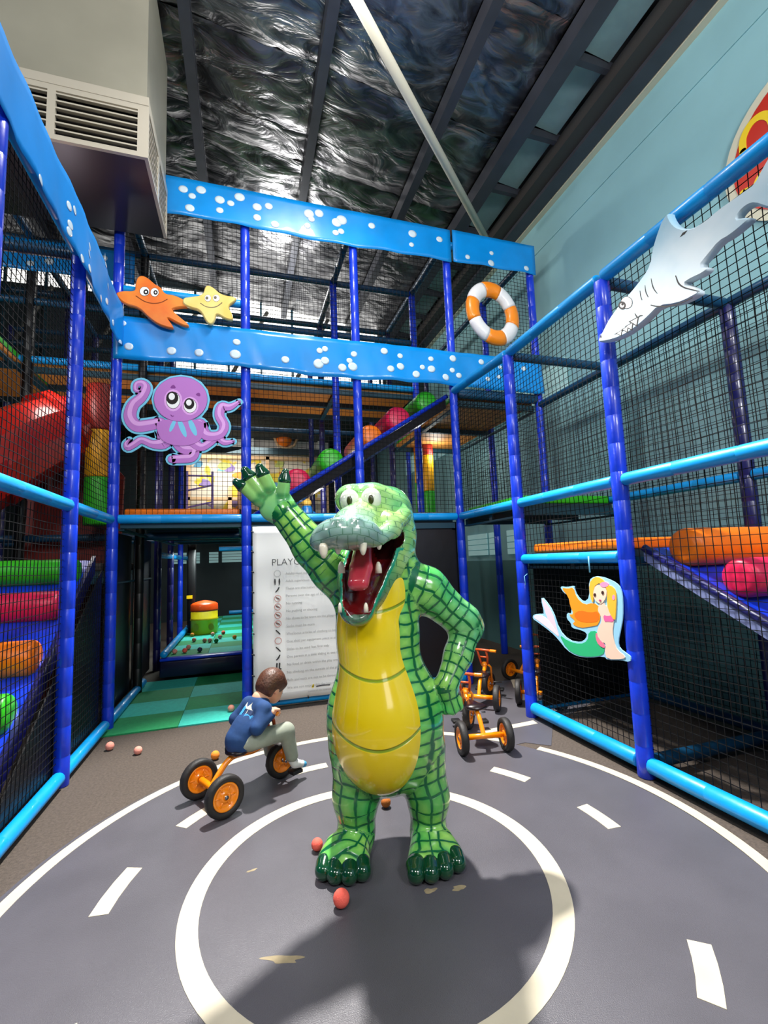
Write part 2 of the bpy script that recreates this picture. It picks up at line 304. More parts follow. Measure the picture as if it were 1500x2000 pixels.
SHF=[(1.893,3.097,0.005),(1.88,3.042,0.008),(1.85,2.998,0.007),(1.812,2.963,0.006),(1.768,2.925,0.004)]
SHG=[(2.074,3.019,0.005),(2.025,2.982,0.008),(1.954,2.944,0.008),(1.885,2.922,0.006),(1.81,2.912,0.004)]
SG1=[(2.053,3.181,0.003),(2.05,3.139,0.006),(2.04,3.101,0.006),(2.023,3.066,0.003)]
SG2=[(2.101,3.166,0.003),(2.1,3.123,0.006),(2.087,3.08,0.004)]
SG3=[(2.141,3.153,0.004),(2.14,3.12,0.005),(2.133,3.088,0.004)]
SHM=[(2.37,2.978,0.005),(2.312,2.968,0.007),(2.254,2.977,0.006),(2.198,2.981,0.007),(2.164,2.995,0.008),(2.139,2.986,0.004)]
SHN=[(2.195,3.03,0.004),(2.183,3.003,0.008),(2.17,2.989,0.004)]
SD1=[(1.793,3.311),(1.811,3.301),(1.841,3.304),(1.822,3.317)]
STT0=[(2.233,2.995),(2.178,2.991),(2.192,2.951)]
STT1=[(2.269,2.981),(2.221,2.978),(2.233,2.943)]
STT2=[(2.299,2.976),(2.259,2.974),(2.269,2.945)]
STT3=[(2.35,2.974),(2.312,2.973),(2.321,2.946)]
SNO=[(2.487,3.019),(2.488,3.016),(2.49,3.013),(2.492,3.012),(2.494,3.013),(2.497,3.014),(2.498,3.018),(2.499,3.021),(2.499,3.025),(2.498,3.029),(2.497,3.031),(2.494,3.032),(2.492,3.032),(2.49,3.03),(2.488,3.027),(2.487,3.023)]
MB_=[(3.217,1.231),(3.134,1.228),(3.042,1.245),(3.045,1.219),(3.022,1.167),(2.952,1.12),(2.884,1.163),(2.878,1.291),(2.812,1.324),(2.736,1.319),(2.673,1.303),(2.613,1.281),(2.572,1.242),(2.569,1.161),(2.583,1.044),(2.612,0.959),(2.645,0.873),(2.635,0.829),(2.564,0.801),(2.541,0.788),(2.555,0.752),(2.629,0.751),(2.756,0.727),(2.786,0.749),(2.946,0.707),(3.077,0.695),(3.193,0.721),(3.29,0.794),(3.384,0.843),(3.555,0.902),(3.628,0.924),(3.611,0.963),(3.497,0.982),(3.449,0.979),(3.486,1.116),(3.444,1.121),(3.33,1.02),(3.27,0.873),(3.163,0.806),(3.026,0.808),(2.956,0.85),(2.942,0.89),(3.014,0.906),(3.111,0.907),(3.116,0.946),(3.164,0.974),(3.154,1.023),(3.109,1.014),(3.092,1.069),(3.116,1.121),(3.122,1.161),(3.181,1.184)]
MF1=[(3.477,1.112),(3.453,1.114),(3.335,1.012),(3.297,0.883),(3.267,0.811),(3.33,0.83),(3.417,0.954)]
MF2=[(3.614,0.936),(3.572,0.967),(3.451,0.968),(3.354,0.904),(3.267,0.811),(3.372,0.852),(3.529,0.912)]
MT=[(3.274,0.837),(3.164,0.797),(3.027,0.794),(2.94,0.834),(2.922,0.906),(2.833,0.924),(2.808,0.848),(2.771,0.806),(2.794,0.753),(2.945,0.713),(3.076,0.704),(3.192,0.734)]
MH1=[(3.201,1.222),(3.115,1.215),(3.053,1.232),(3.028,1.153),(2.945,1.101),(2.844,1.128),(2.779,1.096),(2.802,0.971),(2.9,0.944),(3.013,0.919),(3.103,0.941),(3.055,0.967),(3.139,1.011),(3.069,1.018),(3.107,1.081),(3.113,1.148)]
MH3=[(3.079,1.017),(2.997,1.058),(2.888,1.049),(2.799,1.07),(2.799,0.996),(2.906,0.971),(3.026,0.97)]
MH2=[(2.872,1.265),(2.813,1.318),(2.745,1.313),(2.693,1.266),(2.632,1.251),(2.614,1.204),(2.638,1.061),(2.652,1.013),(2.692,1.068),(2.71,1.126),(2.689,1.236),(2.757,1.282),(2.83,1.242),(2.845,1.115),(2.871,1.164)]
MFa=[(2.838,1.204),(2.811,1.255),(2.743,1.264),(2.697,1.236),(2.712,1.174),(2.759,1.122),(2.8,1.129),(2.836,1.16)]
MBo=[(2.775,1.127),(2.733,1.136),(2.731,1.112),(2.671,1.111),(2.653,1.072),(2.663,1.012),(2.684,0.938),(2.676,0.869),(2.652,0.814),(2.583,0.786),(2.605,0.763),(2.755,0.734),(2.774,0.781),(2.75,0.845),(2.808,0.848),(2.836,0.893),(2.822,0.944),(2.773,0.999),(2.785,1.046),(2.807,1.069),(2.799,1.101)]
MTop=[(2.756,1.047),(2.711,1.042),(2.657,1.059),(2.654,1.03),(2.668,1.005),(2.716,1.005),(2.749,0.996)]
MPk=[(2.842,0.917),(2.822,0.87),(2.763,0.831),(2.771,0.806),(2.828,0.82),(2.853,0.866)]
ME1=[(2.807,1.187),(2.809,1.182),(2.812,1.178),(2.816,1.175),(2.821,1.173),(2.825,1.174),(2.829,1.176),(2.831,1.18),(2.832,1.185),(2.83,1.19),(2.827,1.194),(2.823,1.197),(2.818,1.198),(2.813,1.198),(2.81,1.195),(2.808,1.191)]
ME2=[(2.728,1.207),(2.729,1.203),(2.732,1.198),(2.736,1.196),(2.741,1.194),(2.745,1.195),(2.749,1.197),(2.751,1.201),(2.751,1.206),(2.75,1.211),(2.747,1.215),(2.743,1.218),(2.738,1.219),(2.734,1.218),(2.73,1.216),(2.728,1.212)]
MLp=[(2.761,1.15),(2.762,1.148),(2.764,1.146),(2.768,1.144),(2.772,1.143),(2.776,1.143),(2.779,1.145),(2.781,1.146),(2.781,1.149),(2.78,1.151),(2.778,1.153),(2.774,1.155),(2.77,1.156),(2.766,1.155),(2.763,1.154),(2.761,1.152)]
MFl=[(2.677,1.267),(2.681,1.259),(2.691,1.252),(2.704,1.248),(2.72,1.245),(2.736,1.246),(2.749,1.25),(2.757,1.256),(2.759,1.263),(2.755,1.271),(2.745,1.278),(2.732,1.283),(2.716,1.285),(2.7,1.284),(2.687,1.28),(2.679,1.274)]
MFl2=[(2.628,1.18),(2.629,1.172),(2.633,1.166),(2.637,1.162),(2.642,1.16),(2.647,1.161),(2.651,1.165),(2.653,1.171),(2.653,1.178),(2.651,1.186),(2.647,1.192),(2.643,1.196),(2.638,1.198),(2.633,1.197),(2.63,1.193),(2.628,1.187)]
UPB= [(-0.617,5.63,0.049),(-0.435,5.658,0.053),(-0.526,5.564,0.039),(-0.549,5.413,0.049),(-0.239,5.582,0.053),(-0.123,5.562,0.04),(-0.027,5.662,0.057),(-0.239,5.451,0.04),(0.165,5.578,0.051),(0.295,5.618,0.045),(0.164,5.448,0.044),(0.364,5.407,0.048),(0.758,5.618,0.06),(0.88,5.648,0.053),(0.787,5.559,0.039),(0.738,5.472,0.038),(1.091,5.573,0.061),(1.154,5.619,0.065),(1.075,5.439,0.039),(1.143,5.47,0.039),(1.531,5.612,0.044),(2.068,5.607,0.056),(2.049,5.453,0.034),(2.443,5.604,0.044),(2.835,5.428,0.035),(3.204,5.549,0.032),(3.187,5.399,0.049),(3.739,5.411,0.041)]
LOB= [(-0.717,3.762,0.048),(-0.446,3.762,0.046),(-0.063,3.928,0.041),(-0.078,3.779,0.059),(0.458,3.782,0.045),(0.849,3.932,0.036),(0.913,3.96,0.036),(0.834,3.78,0.059),(0.91,3.822,0.049),(1.258,3.934,0.037),(1.201,3.849,0.037),(1.237,3.782,0.057),(1.111,3.753,0.05),(1.627,3.998,0.045),(1.831,3.962,0.035),(1.829,3.827,0.049),(1.699,3.779,0.045),(1.255,3.933,0.037),(2.117,3.843,0.035),(2.029,3.745,0.049),(2.234,3.961,0.036),(2.235,3.826,0.05),(2.545,4.005,0.047),(2.528,3.848,0.036),(2.429,3.742,0.048),(2.618,3.786,0.04),(2.946,3.998,0.041),(3.223,3.95,0.03),(3.567,3.958,0.038),(3.188,3.82,0.03),(3.027,3.778,0.033),(-1.174,4.016,0.031),(-1.118,3.775,0.043)]
LFB= [(3.023,3.874,0.032),(3.445,4.048,0.032),(3.529,4.083,0.032),(3.478,3.932,0.032),(3.477,3.88,0.032),(3.691,3.835,0.032),(3.824,3.842,0.032),(3.839,3.966,0.032),(3.89,4.059,0.032),(4.208,3.818,0.032),(4.361,3.876,0.032),(4.41,4.043,0.032),(4.274,4.268,0.032),(4.318,4.194,0.032),(4.692,3.845,0.032),(4.963,3.772,0.032),(5.087,3.897,0.032)]
HIP = [(0.051,0.0,0.646,0.315),(0.051,0.0,0.646,0.386)]
CHEST = [(0.028,0.0,1.106,0.236),(0.028,0.0,1.106,0.422)]
UCH = [(0.045,0.02,1.397,0.224),(0.045,0.02,1.397,0.23)]
PB1 = [(0.022,-0.06,0.654,0.253),(0.022,-0.06,0.654,0.345)]
PB2 = [(0.019,-0.05,1.101,0.209),(0.019,-0.05,1.101,0.386)]
PB3 = [(0.114,-0.04,1.397,0.129),(0.114,-0.04,1.397,0.252)]
LEGL = [(-0.098,0.0,0.482,0.148),(-0.117,-0.02,0.274,0.113),(-0.117,0.0,0.119,0.097)]
FOOTL = [(-0.126,-0.03,0.066,0.095),(-0.169,-0.14,0.037,0.106)]
TOEL = [(-0.264,-0.2,0.028,0.032),(-0.21,-0.23,0.033,0.034),(-0.149,-0.24,0.031,0.034),(-0.092,-0.22,0.029,0.037)]
LEGR = [(0.225,0.0,0.467,0.143),(0.262,-0.02,0.254,0.103),(0.258,0.0,0.099,0.092)]
FOOTR = [(0.257,-0.03,0.045,0.096),(0.265,-0.14,-0.011,0.106)]
TOER = [(0.17,-0.26,0.019,0.041),(0.235,-0.26,0.007,0.036),(0.3,-0.24,-0.007,0.036),(0.361,-0.2,-0.02,0.035)]
ARML = [(-0.072,0.0,1.304,0.136),(-0.209,-0.01,1.459,0.119),(-0.313,-0.02,1.575,0.102),(-0.459,-0.05,1.771,0.082)]
PALM = [(-0.477,-0.06,1.782,0.079),(-0.535,-0.07,1.856,0.101)]
F1 = [(-0.596,-0.08,1.845,0.033),(-0.665,-0.1,1.915,0.033),(-0.701,-0.11,1.939,0.025)]
F2 = [(-0.577,-0.08,1.881,0.036),(-0.632,-0.1,1.959,0.036),(-0.657,-0.11,2.0,0.025)]
F3 = [(-0.538,-0.08,1.908,0.036),(-0.563,-0.1,1.971,0.036),(-0.58,-0.11,2.014,0.025)]
F4 = [(-0.466,-0.08,1.869,0.034),(-0.453,-0.1,1.93,0.033),(-0.445,-0.11,1.982,0.022)]
ARMR = [(0.215,0.01,1.363,0.12),(0.301,0.02,1.325,0.121),(0.511,0.04,1.136,0.092),(0.537,0.05,1.103,0.084)]
FORER = [(0.523,0.04,1.094,0.083),(0.465,0.0,0.964,0.076),(0.386,-0.06,0.834,0.06)]
HANDR = [(0.379,-0.06,0.808,0.06),(0.4,-0.06,0.736,0.049)]
KNR = [(0.373,-0.08,0.701,0.022),(0.405,-0.08,0.7,0.024),(0.438,-0.07,0.716,0.024)]
SKULL = [(0.043,-0.03,1.767,0.177),(0.043,-0.03,1.767,0.143)]
EYEB = [(-0.1,-0.13,1.825,0.074),(0.019,-0.13,1.827,0.077)]
EYE = [(-0.097,-0.2,1.81,0.056),(0.015,-0.2,1.812,0.059)]
PUPIL = [(-0.098,-0.24,1.795,0.013),(0.012,-0.24,1.796,0.013)]
BACKH = [(0.131,0.05,1.743,0.124),(0.131,0.05,1.743,0.171)]
NECK = [(0.128,0.08,1.627,0.131),(0.067,0.04,1.367,0.179)]
SNB = [(-0.013,-0.12,1.718,0.115),(-0.073,-0.34,1.658,0.11)]
BULB = [(-0.103,-0.44,1.628,0.155),(-0.103,-0.44,1.628,0.086)]
LIPR = [(0.048,-0.42,1.6,0.034),(0.111,-0.3,1.647,0.043),(0.181,-0.12,1.731,0.05)]
LIPL = [(-0.22,-0.42,1.586,0.033),(-0.181,-0.3,1.619,0.035)]
JAW = [(0.139,0.0,1.623,0.121),(0.032,-0.08,1.484,0.138),(-0.034,-0.16,1.381,0.123),(-0.072,-0.26,1.267,0.091)]
CAV = [(0.037,-0.12,1.634,0.115),(-0.017,-0.22,1.56,0.141),(-0.043,-0.28,1.438,0.112),(-0.061,-0.32,1.341,0.087),(-0.064,-0.36,1.265,0.063)]
CAV2 = [(0.037,-0.12,1.634,0.082),(0.126,-0.14,1.622,0.06)]
TONGUE = [(-0.035,-0.2,1.566,0.063),(-0.048,-0.27,1.463,0.054),(-0.064,-0.33,1.391,0.049)]
TEETH = [(-0.208,-0.5,1.559,0.016),(-0.146,-0.46,1.575,0.014),(-0.031,-0.5,1.567,0.014),(0.043,-0.42,1.591,0.014),(0.126,-0.26,1.646,0.013)]
TEETHL = [(-0.143,-0.3,1.462,0.013),(0.039,-0.26,1.454,0.013),(-0.028,-0.36,1.275,0.012),(-0.153,-0.33,1.277,0.01)]
SPIKE = [(0.229,0.12,1.461,0.042),(0.249,0.12,1.589,0.006)]
# ---------------------------------------------------------------- materials
M_blue=mat('blue_vinyl',(16,56,205),.34,noise=.08,scale=6,bump=.12,bscale=25,coat=.25)
M_cyan=mat('cyan_vinyl',(0,150,226),.4,noise=.06,scale=6,bump=.12,bscale=25,coat=.15)
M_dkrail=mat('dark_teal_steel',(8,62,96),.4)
M_net=mat('net_cord',(9,10,13),.8,spec=.2)
M_black=mat('black_vinyl',(10,10,12),.42,bump=.2,bscale=8)
M_deck=mat('plywood_deck',(196,126,50),.6,noise=.12,scale=8)
M_teal=mat('teal_painted_steel',(12,62,78),.5)
M_green=mat('green_foam',(50,185,30),.38,noise=.05,scale=9,bump=.1,bscale=30)
M_pink=mat('pink_foam',(225,28,82),.38,noise=.05,scale=9,bump=.1,bscale=30)
M_orange=mat('orange_foam',(250,122,8),.38,noise=.05,scale=9,bump=.1,bscale=30)
M_red=mat('red_plastic',(165,22,12),.35,coat=.3)
M_yellow=mat('yellow_plastic',(235,205,20),.35)
M_white=mat('white_plastic',(235,235,230),.4)
M_banner=mat('blue_banner_vinyl',(0,142,226),.32,noise=.1,scale=2,bump=.15,bscale=5,coat=.2)
M_bub=mat('printed_bubble',(215,232,245),.25,coat=.4)
M_orr=mat('orange_enamel',(248,140,12),.25,coat=.4)
M_tyre=mat('tyre_rubber',(32,29,28),.6,bump=.2,bscale=90)
M_metal=mat('bare_metal',(150,150,150),.3,metal=1)
M_seat=mat('black_seat',(28,14,16),.3)
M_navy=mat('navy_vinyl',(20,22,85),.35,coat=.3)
M_trim=mat('cream_trim',(205,200,175),.5)
# ---------------------------------------------------------------- setting
def struct(mb,name,m,**k): return tag(mb.build(name,m,**k),kind='structure')
f=MB(); f.box((-7,-6,-.1),(4.4,14.2,0)); floor=struct(f,'floor',mat('brown_grey_carpet',(80,70,62),.85,noise=.22,scale=60,bump=.6,bscale=220))
# road mat: disc with painted rings
CX,CY=.63,2.28
def ring(r0,r1,a0,a1,z0,z1,name,m,parent,n=96,cx=CX,cy=CY):
    mb=MB(); k=max(3,int(n*abs(a1-a0)/360)); vs=[];fs=[]
    for i in range(k+1):
        t=math.radians(a0+(a1-a0)*i/k); c,s_=math.cos(t),math.sin(t)
        for r,z in ((r0,z0),(r1,z0),(r1,z1),(r0,z1)): vs.append((cx+r*c,cy+r*s_,z))
    for i in range(k):
        b=4*i
        for j in range(4): fs.append((b+j,b+(j+1)%4,b+4+(j+1)%4,b+4+j))
    fs+= [(0,3,2,1),(4*k,4*k+1,4*k+2,4*k+3)]
    mb.add(vs,fs); return mb.build(name,m,parent)
M_road=mat('grey_road_vinyl',(84,82,88),.34,noise=.07,scale=3,bump=.25,bscale=260,spec=.45)
M_line=mat('cream_road_paint',(196,186,164),.5,noise=.05,scale=7)
mb=MB(); poly=[(CX+1.78*math.cos(2*PI*i/96),CY+1.78*math.sin(2*PI*i/96)) for i in range(96)]
mb.prism(poly,'xy',.0005,.004); road=mb.build('road_mat',M_road); tag(road,'round grey play road mat with cream painted lanes under the crocodile','mat')
mb=MB(); mb.prism([(1.6,3.3),(2.15,3.35),(2.30,3.22),(2.62,3.62),(3.35,3.95),(3.75,5.0),(2.4,5.02),(2.1,4.4),(1.0,4.02)],'xy',.0005,.0035); tag(mb.build('road_mat',M_road),'grey road mat branch running under the right deck beside the parked trikes','mat')
def slab(poly,name,par): 
    b=MB(); b.prism(poly,'xy',.004,.006); return b.build(name,M_line,par)
ring(.79,.875,0,360,.003,.006,'inner_ring_line',M_line,road,cx=.60,cy=2.27)
ring(1.735,1.80,40,360-10+45-3,.003,.0055,'outer_ring_line',M_line,road,n=120,cx=.68)
slab([(1.93,3.63),(1.95,3.70),(2.50,3.74),(2.49,3.66)],'branch_line',road)
for a0,a1 in ((-4,7),(25,37),(60,74),(93,104),(128,142),(158,172),(196,208),(234,246),(272,284),(310,322)):
    ring(1.235,1.315,a0,a1,.003,.006,'lane_dash',M_line,road,cx=.65,cy=2.27)
slab([(2.92,4.70),(3.0,4.68),(3.16,5.0),(3.08,5.02)],'lane_dash',road)
# worn patches (bare spots)
M_wear=mat('bare_glue_patch',(150,135,105),.7,noise=.2,scale=20)
random.seed(3)
def patch(x,y,rx,ry,rot,seed):
    random.seed(seed); pts=[]
    for i in range(14):
        t=2*PI*i/14; r=random.uniform(.5,1.1); px,py=rx*r*math.cos(t),ry*r*math.sin(t); pts.append((x+px*math.cos(rot)-py*math.sin(rot),y+px*math.sin(rot)+py*math.cos(rot)))
    b=MB(); b.prism(smooth_poly(pts,1),'xy',.0038,.0046); tag(b.build('worn_patch',M_wear,road))
patch(.135,1.95,.10,.022,-.35,1); patch(.80,2.09,.035,.02,0,2); patch(.93,2.06,.04,.018,-.1,5); patch(.03,2.52,.03,.01,.2,6)
# right wall
M_wall=mat('teal_wall_paint',(138,184,190),.7,noise=.05,scale=1.5,bump=.05,bscale=40)
f=MB(); f.box((4.2,-6,0),(4.3,14.2,7.0)); struct(f,'wall_right',M_wall)
f=MB(); f.box((4.12,-6,6.40),(4.2,9.6,6.50)); struct(f,'trim_1',M_trim)
f=MB(); f.box((4.188,-6,5.95),(4.2,9.6,5.98)); struct(f,'trim_2',M_wall)
f=MB(); f.box((-7,14.1,0),(4.2,14.2,5.2)); struct(f,'wall_back',mat('slate_wall',(34,48,52),.7,noise=.1,scale=3))
f=MB(); f.box((-7.1,-6,0),(-7,14.2,8.2)); struct(f,'wall_left',mat('slate_wall',(34,48,52)))
f=MB(); f.box((-7,-6.1,0),(4.3,-6,8.2)); struct(f,'wall_front',mat('pale_wall',(150,155,155),.8))
# sheet low on the right wall, its darker colour stands in for shade
f=MB(); f.box((4.185,-6,0),(4.2,14.1,1.42)); struct(f,'shade_band_right',mat('lower_wall_shade',(84,128,130),.7,noise=.06,scale=2))
# clerestory glazing wall at the end of the hall, above the decks
f=MB()
for x0,x1,z0,z1 in ((-7,4.2,5.0,5.35),(-7,-5.0,5.35,8.0),(-5.0,4.2,7.25,7.9),(3.1,4.2,5.35,7.25),(-5.0,-1.35,5.35,6.95)): f.box((x0,9.7,z0),(x1,9.8,z1))
f.box((-7,9.7,5.0),(4.2,14.2,5.1)); struct(f,'wall_far',mat('slate_wall',(34,48,52)))
M_sky=mat('daylit_glass',(250,250,250),.4,emit=(255,252,245),estr=1.6)
f=MB(); f.box((-5.0,9.74,5.35),(3.1,9.76,7.25)); win=struct(f,'window_1',M_sky)
for i in range(13):
    x=-4.9+i*.66; f=MB(); f.box((x-.02,9.66,5.35),(x+.02,9.72,7.25)); f.build('window_mullion',M_teal,win)
for i in range(6):
    x=-4.2+i*1.32; f=MB(); f.tube([(x,9.6,5.4),(x+.75,9.6,6.9)],.04,8); f.build('window_brace',mat('grey_steel',(92,90,84),.5),win)
M_ins=mat('dull_insulation',(60,58,52),.6,noise=.3,scale=3)
# glowing slats added for the bands of light on the right and far walls
M_glow=mat('lit_wall_glow',(150,185,185),.5,emit=(150,190,190),estr=.35)
def glow_band(n,x0,y0,x1,y1,z0,z1,along):
    t=thing('window_%d'%n,None,None); t['kind']='structure'  # made-up pane, glows in place of light falling on the wall
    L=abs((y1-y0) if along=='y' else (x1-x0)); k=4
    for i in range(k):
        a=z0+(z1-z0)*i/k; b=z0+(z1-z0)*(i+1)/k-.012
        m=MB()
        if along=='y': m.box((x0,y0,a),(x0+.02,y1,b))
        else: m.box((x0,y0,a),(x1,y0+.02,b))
        m.build('glow_slat',M_glow,t)
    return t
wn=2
for (ya,yb) in ((6.2,6.62),(6.9,7.2),(7.28,8.0)): glow_band(wn,4.16,ya,4.16,yb,1.52,1.92,'y'); wn+=1
for (ya,yb) in ((4.9,5.9),(6.0,6.9),(7.0,7.9),(8.1,9.2),(9.35,10.2),(10.3,11.3)): glow_band(wn,4.16,ya,4.16,yb,3.72,4.15,'y'); wn+=1
for (xa,xb) in ((-1.9,-1.55),(-1.4,-1.2),(-.95,-.7),(-.6,.15)): glow_band(wn,xa,14.05,xb,14.05,1.6,1.92,'x'); wn+=1
# ---------------------------------------------------------------- ceiling
def cz(x): return 6.50+.14*(4.1-x)
M_foil=bpy.data.materials.new('foil_insulation'); M_foil.use_nodes=True
nt=M_foil.node_tree; b=nt.nodes['Principled BSDF']; b.inputs['Metallic'].default_value=1; b.inputs['Roughness'].default_value=.36
tc=nt.nodes.new('ShaderNodeTexCoord')
n1=nt.nodes.new('ShaderNodeTexNoise'); n1.inputs['Scale'].default_value=2.0; n1.inputs['Detail'].default_value=4; n1.inputs['Distortion'].default_value=1.2
mp=nt.nodes.new('ShaderNodeMapping'); mp.inputs['Scale'].default_value=(1,2.0,1)
nt.links.new(tc.outputs['Object'],mp.inputs[0]); nt.links.new(mp.outputs[0],n1.inputs['Vector'])
v1=nt.nodes.new('ShaderNodeTexVoronoi'); v1.inputs['Scale'].default_value=3.5; v1.feature='SMOOTH_F1'; nt.links.new(mp.outputs[0],v1.inputs['Vector'])
ad=nt.nodes.new('ShaderNodeMath'); ad.operation='ADD'; ad.inputs[1].default_value=0
mu=nt.nodes.new('ShaderNodeMath'); mu.operation='MULTIPLY'; mu.inputs[1].default_value=.5; nt.links.new(v1.outputs['Distance'],mu.inputs[0])
nt.links.new(n1.outputs['Fac'],ad.inputs[0]); nt.links.new(mu.outputs[0],ad.inputs[1])
bp=nt.nodes.new('ShaderNodeBump'); bp.inputs['Strength'].default_value=.45; bp.inputs['Distance'].default_value=.10
nt.links.new(ad.outputs[0],bp.inputs['Height']); nt.links.new(bp.outputs[0],b.inputs['Normal'])
cr=nt.nodes.new('ShaderNodeValToRGB'); cr.color_ramp.elements[0].color=lin((88,88,92)); cr.color_ramp.elements[1].color=lin((158,158,160)); cr.color_ramp.elements[0].position=.4; cr.color_ramp.elements[1].position=.62
nt.links.new(n1.outputs['Fac'],cr.inputs[0]); nt.links.new(cr.outputs[0],b.inputs['Base Color'])
M_pur=mat('galvanised_purlin',(66,68,76),.45,metal=.3,noise=.1,scale=4)
PX=[-6.2,-4.8,-3.4,-2.0,-.55,.86,2.30,3.22,4.02]
ceil=thing('ceiling',None,None); ceil['kind']='structure'
f=MB(); f.add([(-7,-6,cz(-7)+.35),(4.3,-6,cz(4.3)+.35),(4.3,9.8,cz(4.3)+.35),(-7,9.8,cz(-7)+.35),(-7,-6,cz(-7)+.4),(4.3,-6,cz(4.3)+.4),(4.3,9.8,cz(4.3)+.4),(-7,9.8,cz(-7)+.4)],[(0,3,2,1),(4,5,6,7),(0,1,5,4),(1,2,6,5),(2,3,7,6),(3,0,4,7)]); f.build('roof_sheet',mat('roof_sheet',(60,62,66),.6),ceil)
rnd=np.random.RandomState(4)
for i in range(len(PX)-2):
    xa,xb=PX[i],PX[i+1]; seam=-6.0
    while seam<9.6:
        ye=min(seam+1.32,9.7); nx,ny=12,14; vs=[];fs=[]
        H=rnd.rand(nx+1,ny+1)
        for a in range(nx+1):
            for c in range(ny+1):
                x=xa+(xb-xa)*a/nx; y=seam+(ye+.04-seam)*c/ny
                sag=.07*math.sin(PI*a/nx)*math.sin(PI*c/ny)**.6
                vs.append((x,y,cz(x)+.13-sag+.02*(H[a,c]-.5)+(.02 if c==ny else 0)))
        for a in range(nx):
            for c in range(ny): k=a*(ny+1)+c; fs.append((k,k+ny+1,k+ny+2,k+1))
        f=MB(); f.add(vs,fs,0,True); f.build('foil_sheet',M_foil,ceil,fix=False); seam+=1.32
# pale panels between the last two purlins
M_pan=mat('pale_ceiling_panel',(128,158,160),.35,noise=.08,scale=5,bump=.3,bscale=4)
y=-6.0
while y<9.5:
    f=MB(); xa,xb=PX[-2]+.05,PX[-1]-.28; f.add([(xa,y,cz(xa)+.12),(xb,y,cz(xb)+.12),(xb,y+.78,cz(xb)+.12),(xa,y+.78,cz(xa)+.12),(xa,y,cz(xa)+.15),(xb,y,cz(xb)+.15),(xb,y+.78,cz(xb)+.15),(xa,y+.78,cz(xa)+.15)],[(0,3,2,1),(4,5,6,7),(0,1,5,4),(1,2,6,5),(2,3,7,6),(3,0,4,7)])
    f.build('ceiling_panel',M_pan,ceil)
    f=MB(); f.box((PX[-2],y+.79,cz(3.4)-.0),(4.18,y+.85,cz(3.4)+.1)); f.build('ceiling_strap',M_pur,ceil); y+=.86
for i,x in enumerate(PX):
    z=cz(x); wd=.055 if i<7 else .09
    f=MB(); f.box((x-wd,-6,z-.10),(x+wd,9.7,z-.08)); f.box((x-wd,-6,z-.08),(x-wd+.012,9.7,z+.12)); f.box((x-wd,-6,z+.10),(x+wd,9.7,z+.12)); f.build('purlin',M_pur,ceil)
f=MB(); f.box((3.75,-6,6.46),(4.0,9.7,6.62)); f.build('eave_beam',mat('dark_steel_beam',(52,48,46),.6),ceil)
f=MB(); f.tube([(.55,2.98,6.36),(3.62,5.75,6.30)],.05,14); pipe=f.build('brace_pipe',mat('cream_steel_pipe',(205,200,182),.45)); tag(pipe,'long cream steel brace pipe running diagonally under the foil ceiling','pipe')
# high bay lamp just beyond the picture's top edge
t=thing('high_bay_lamp','round white high bay lamp hanging under the foil ceiling','lamp',(.75,3.0,6.55))
f=MB(); f.tube([(0,0,-.2),(0,0,-.12),(0,0,0)],[.22,.15,.05],24); f.build('lamp_shade',M_white,t); f=MB(); f.tube([(0,0,0),(0,0,.25)],.01,8); f.build('hanger',M_metal,t)
# ---------------------------------------------------------------- duct
t=thing('air_duct','large cream sheet metal air duct box with louvred grilles near the ceiling','duct',(-.77,3.97,5.0))
M_duct=mat('duct_metal',(176,172,155),.38,metal=.35,noise=.08,scale=1.2)
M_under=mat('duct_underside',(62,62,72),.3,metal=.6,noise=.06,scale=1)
f=MB(); f.box((-1.9,.02,.56),(-.02,1.02,2.05)); f.build('casing',M_duct,t)
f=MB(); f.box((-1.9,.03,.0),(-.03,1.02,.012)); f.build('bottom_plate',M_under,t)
f=MB(); f.box((-1.9,.07,.012),(-.07,.98,.56)); f.build('grille_box',M_black,t)
f=MB()
f.box((-1.9,0,0),(0,.03,.045)); f.box((-1.9,0,.44),(0,.03,.49)); f.box((-1.9,-.005,.49),(0,.03,.57))
for x in (-.055,-.72,-1.4): f.box((x-.03,0,.045),(x+.03 if x<-.06 else 0,.03,.44))
f.build('grille_frame',mat('duct_frame',(196,188,172),.4,metal=.2),t)
for i in range(6):
    z=.085+i*.065
    for x0,x1 in ((-.69,-.085),(-1.37,-.75),(-1.9,-1.43)):
        f=MB(); f.add([(x0,.0,z),(x1,.0,z),(x1,.05,z+.02),(x0,.05,z+.02),(x0,.0,z+.014),(x1,.0,z+.014),(x1,.05,z+.032),(x0,.05,z+.032)],[(0,3,2,1),(4,5,6,7),(0,1,5,4),(1,2,6,5),(2,3,7,6),(3,0,4,7)]); f.build('grille_slat',mat('duct_frame',(196,188,172)),t)
f=MB(); f.box((-.03,.03,0),(0,1.02,.03)); f.box((-.03,.03,.46),(0,1.02,.56)); f.box((-.03,.48,.03),(0,.54,.46)); f.box((-.03,.98,.03),(0,1.02,.46)); f.build('side_grille_frame',mat('duct_frame',(196,188,172)),t)
for k in range(6):
    f=MB(); z=.08+k*.065; f.box((-.03,.05,z),(-.005,.97,z+.014)); f.build('side_slat',mat('duct_frame',(196,188,172)),t)
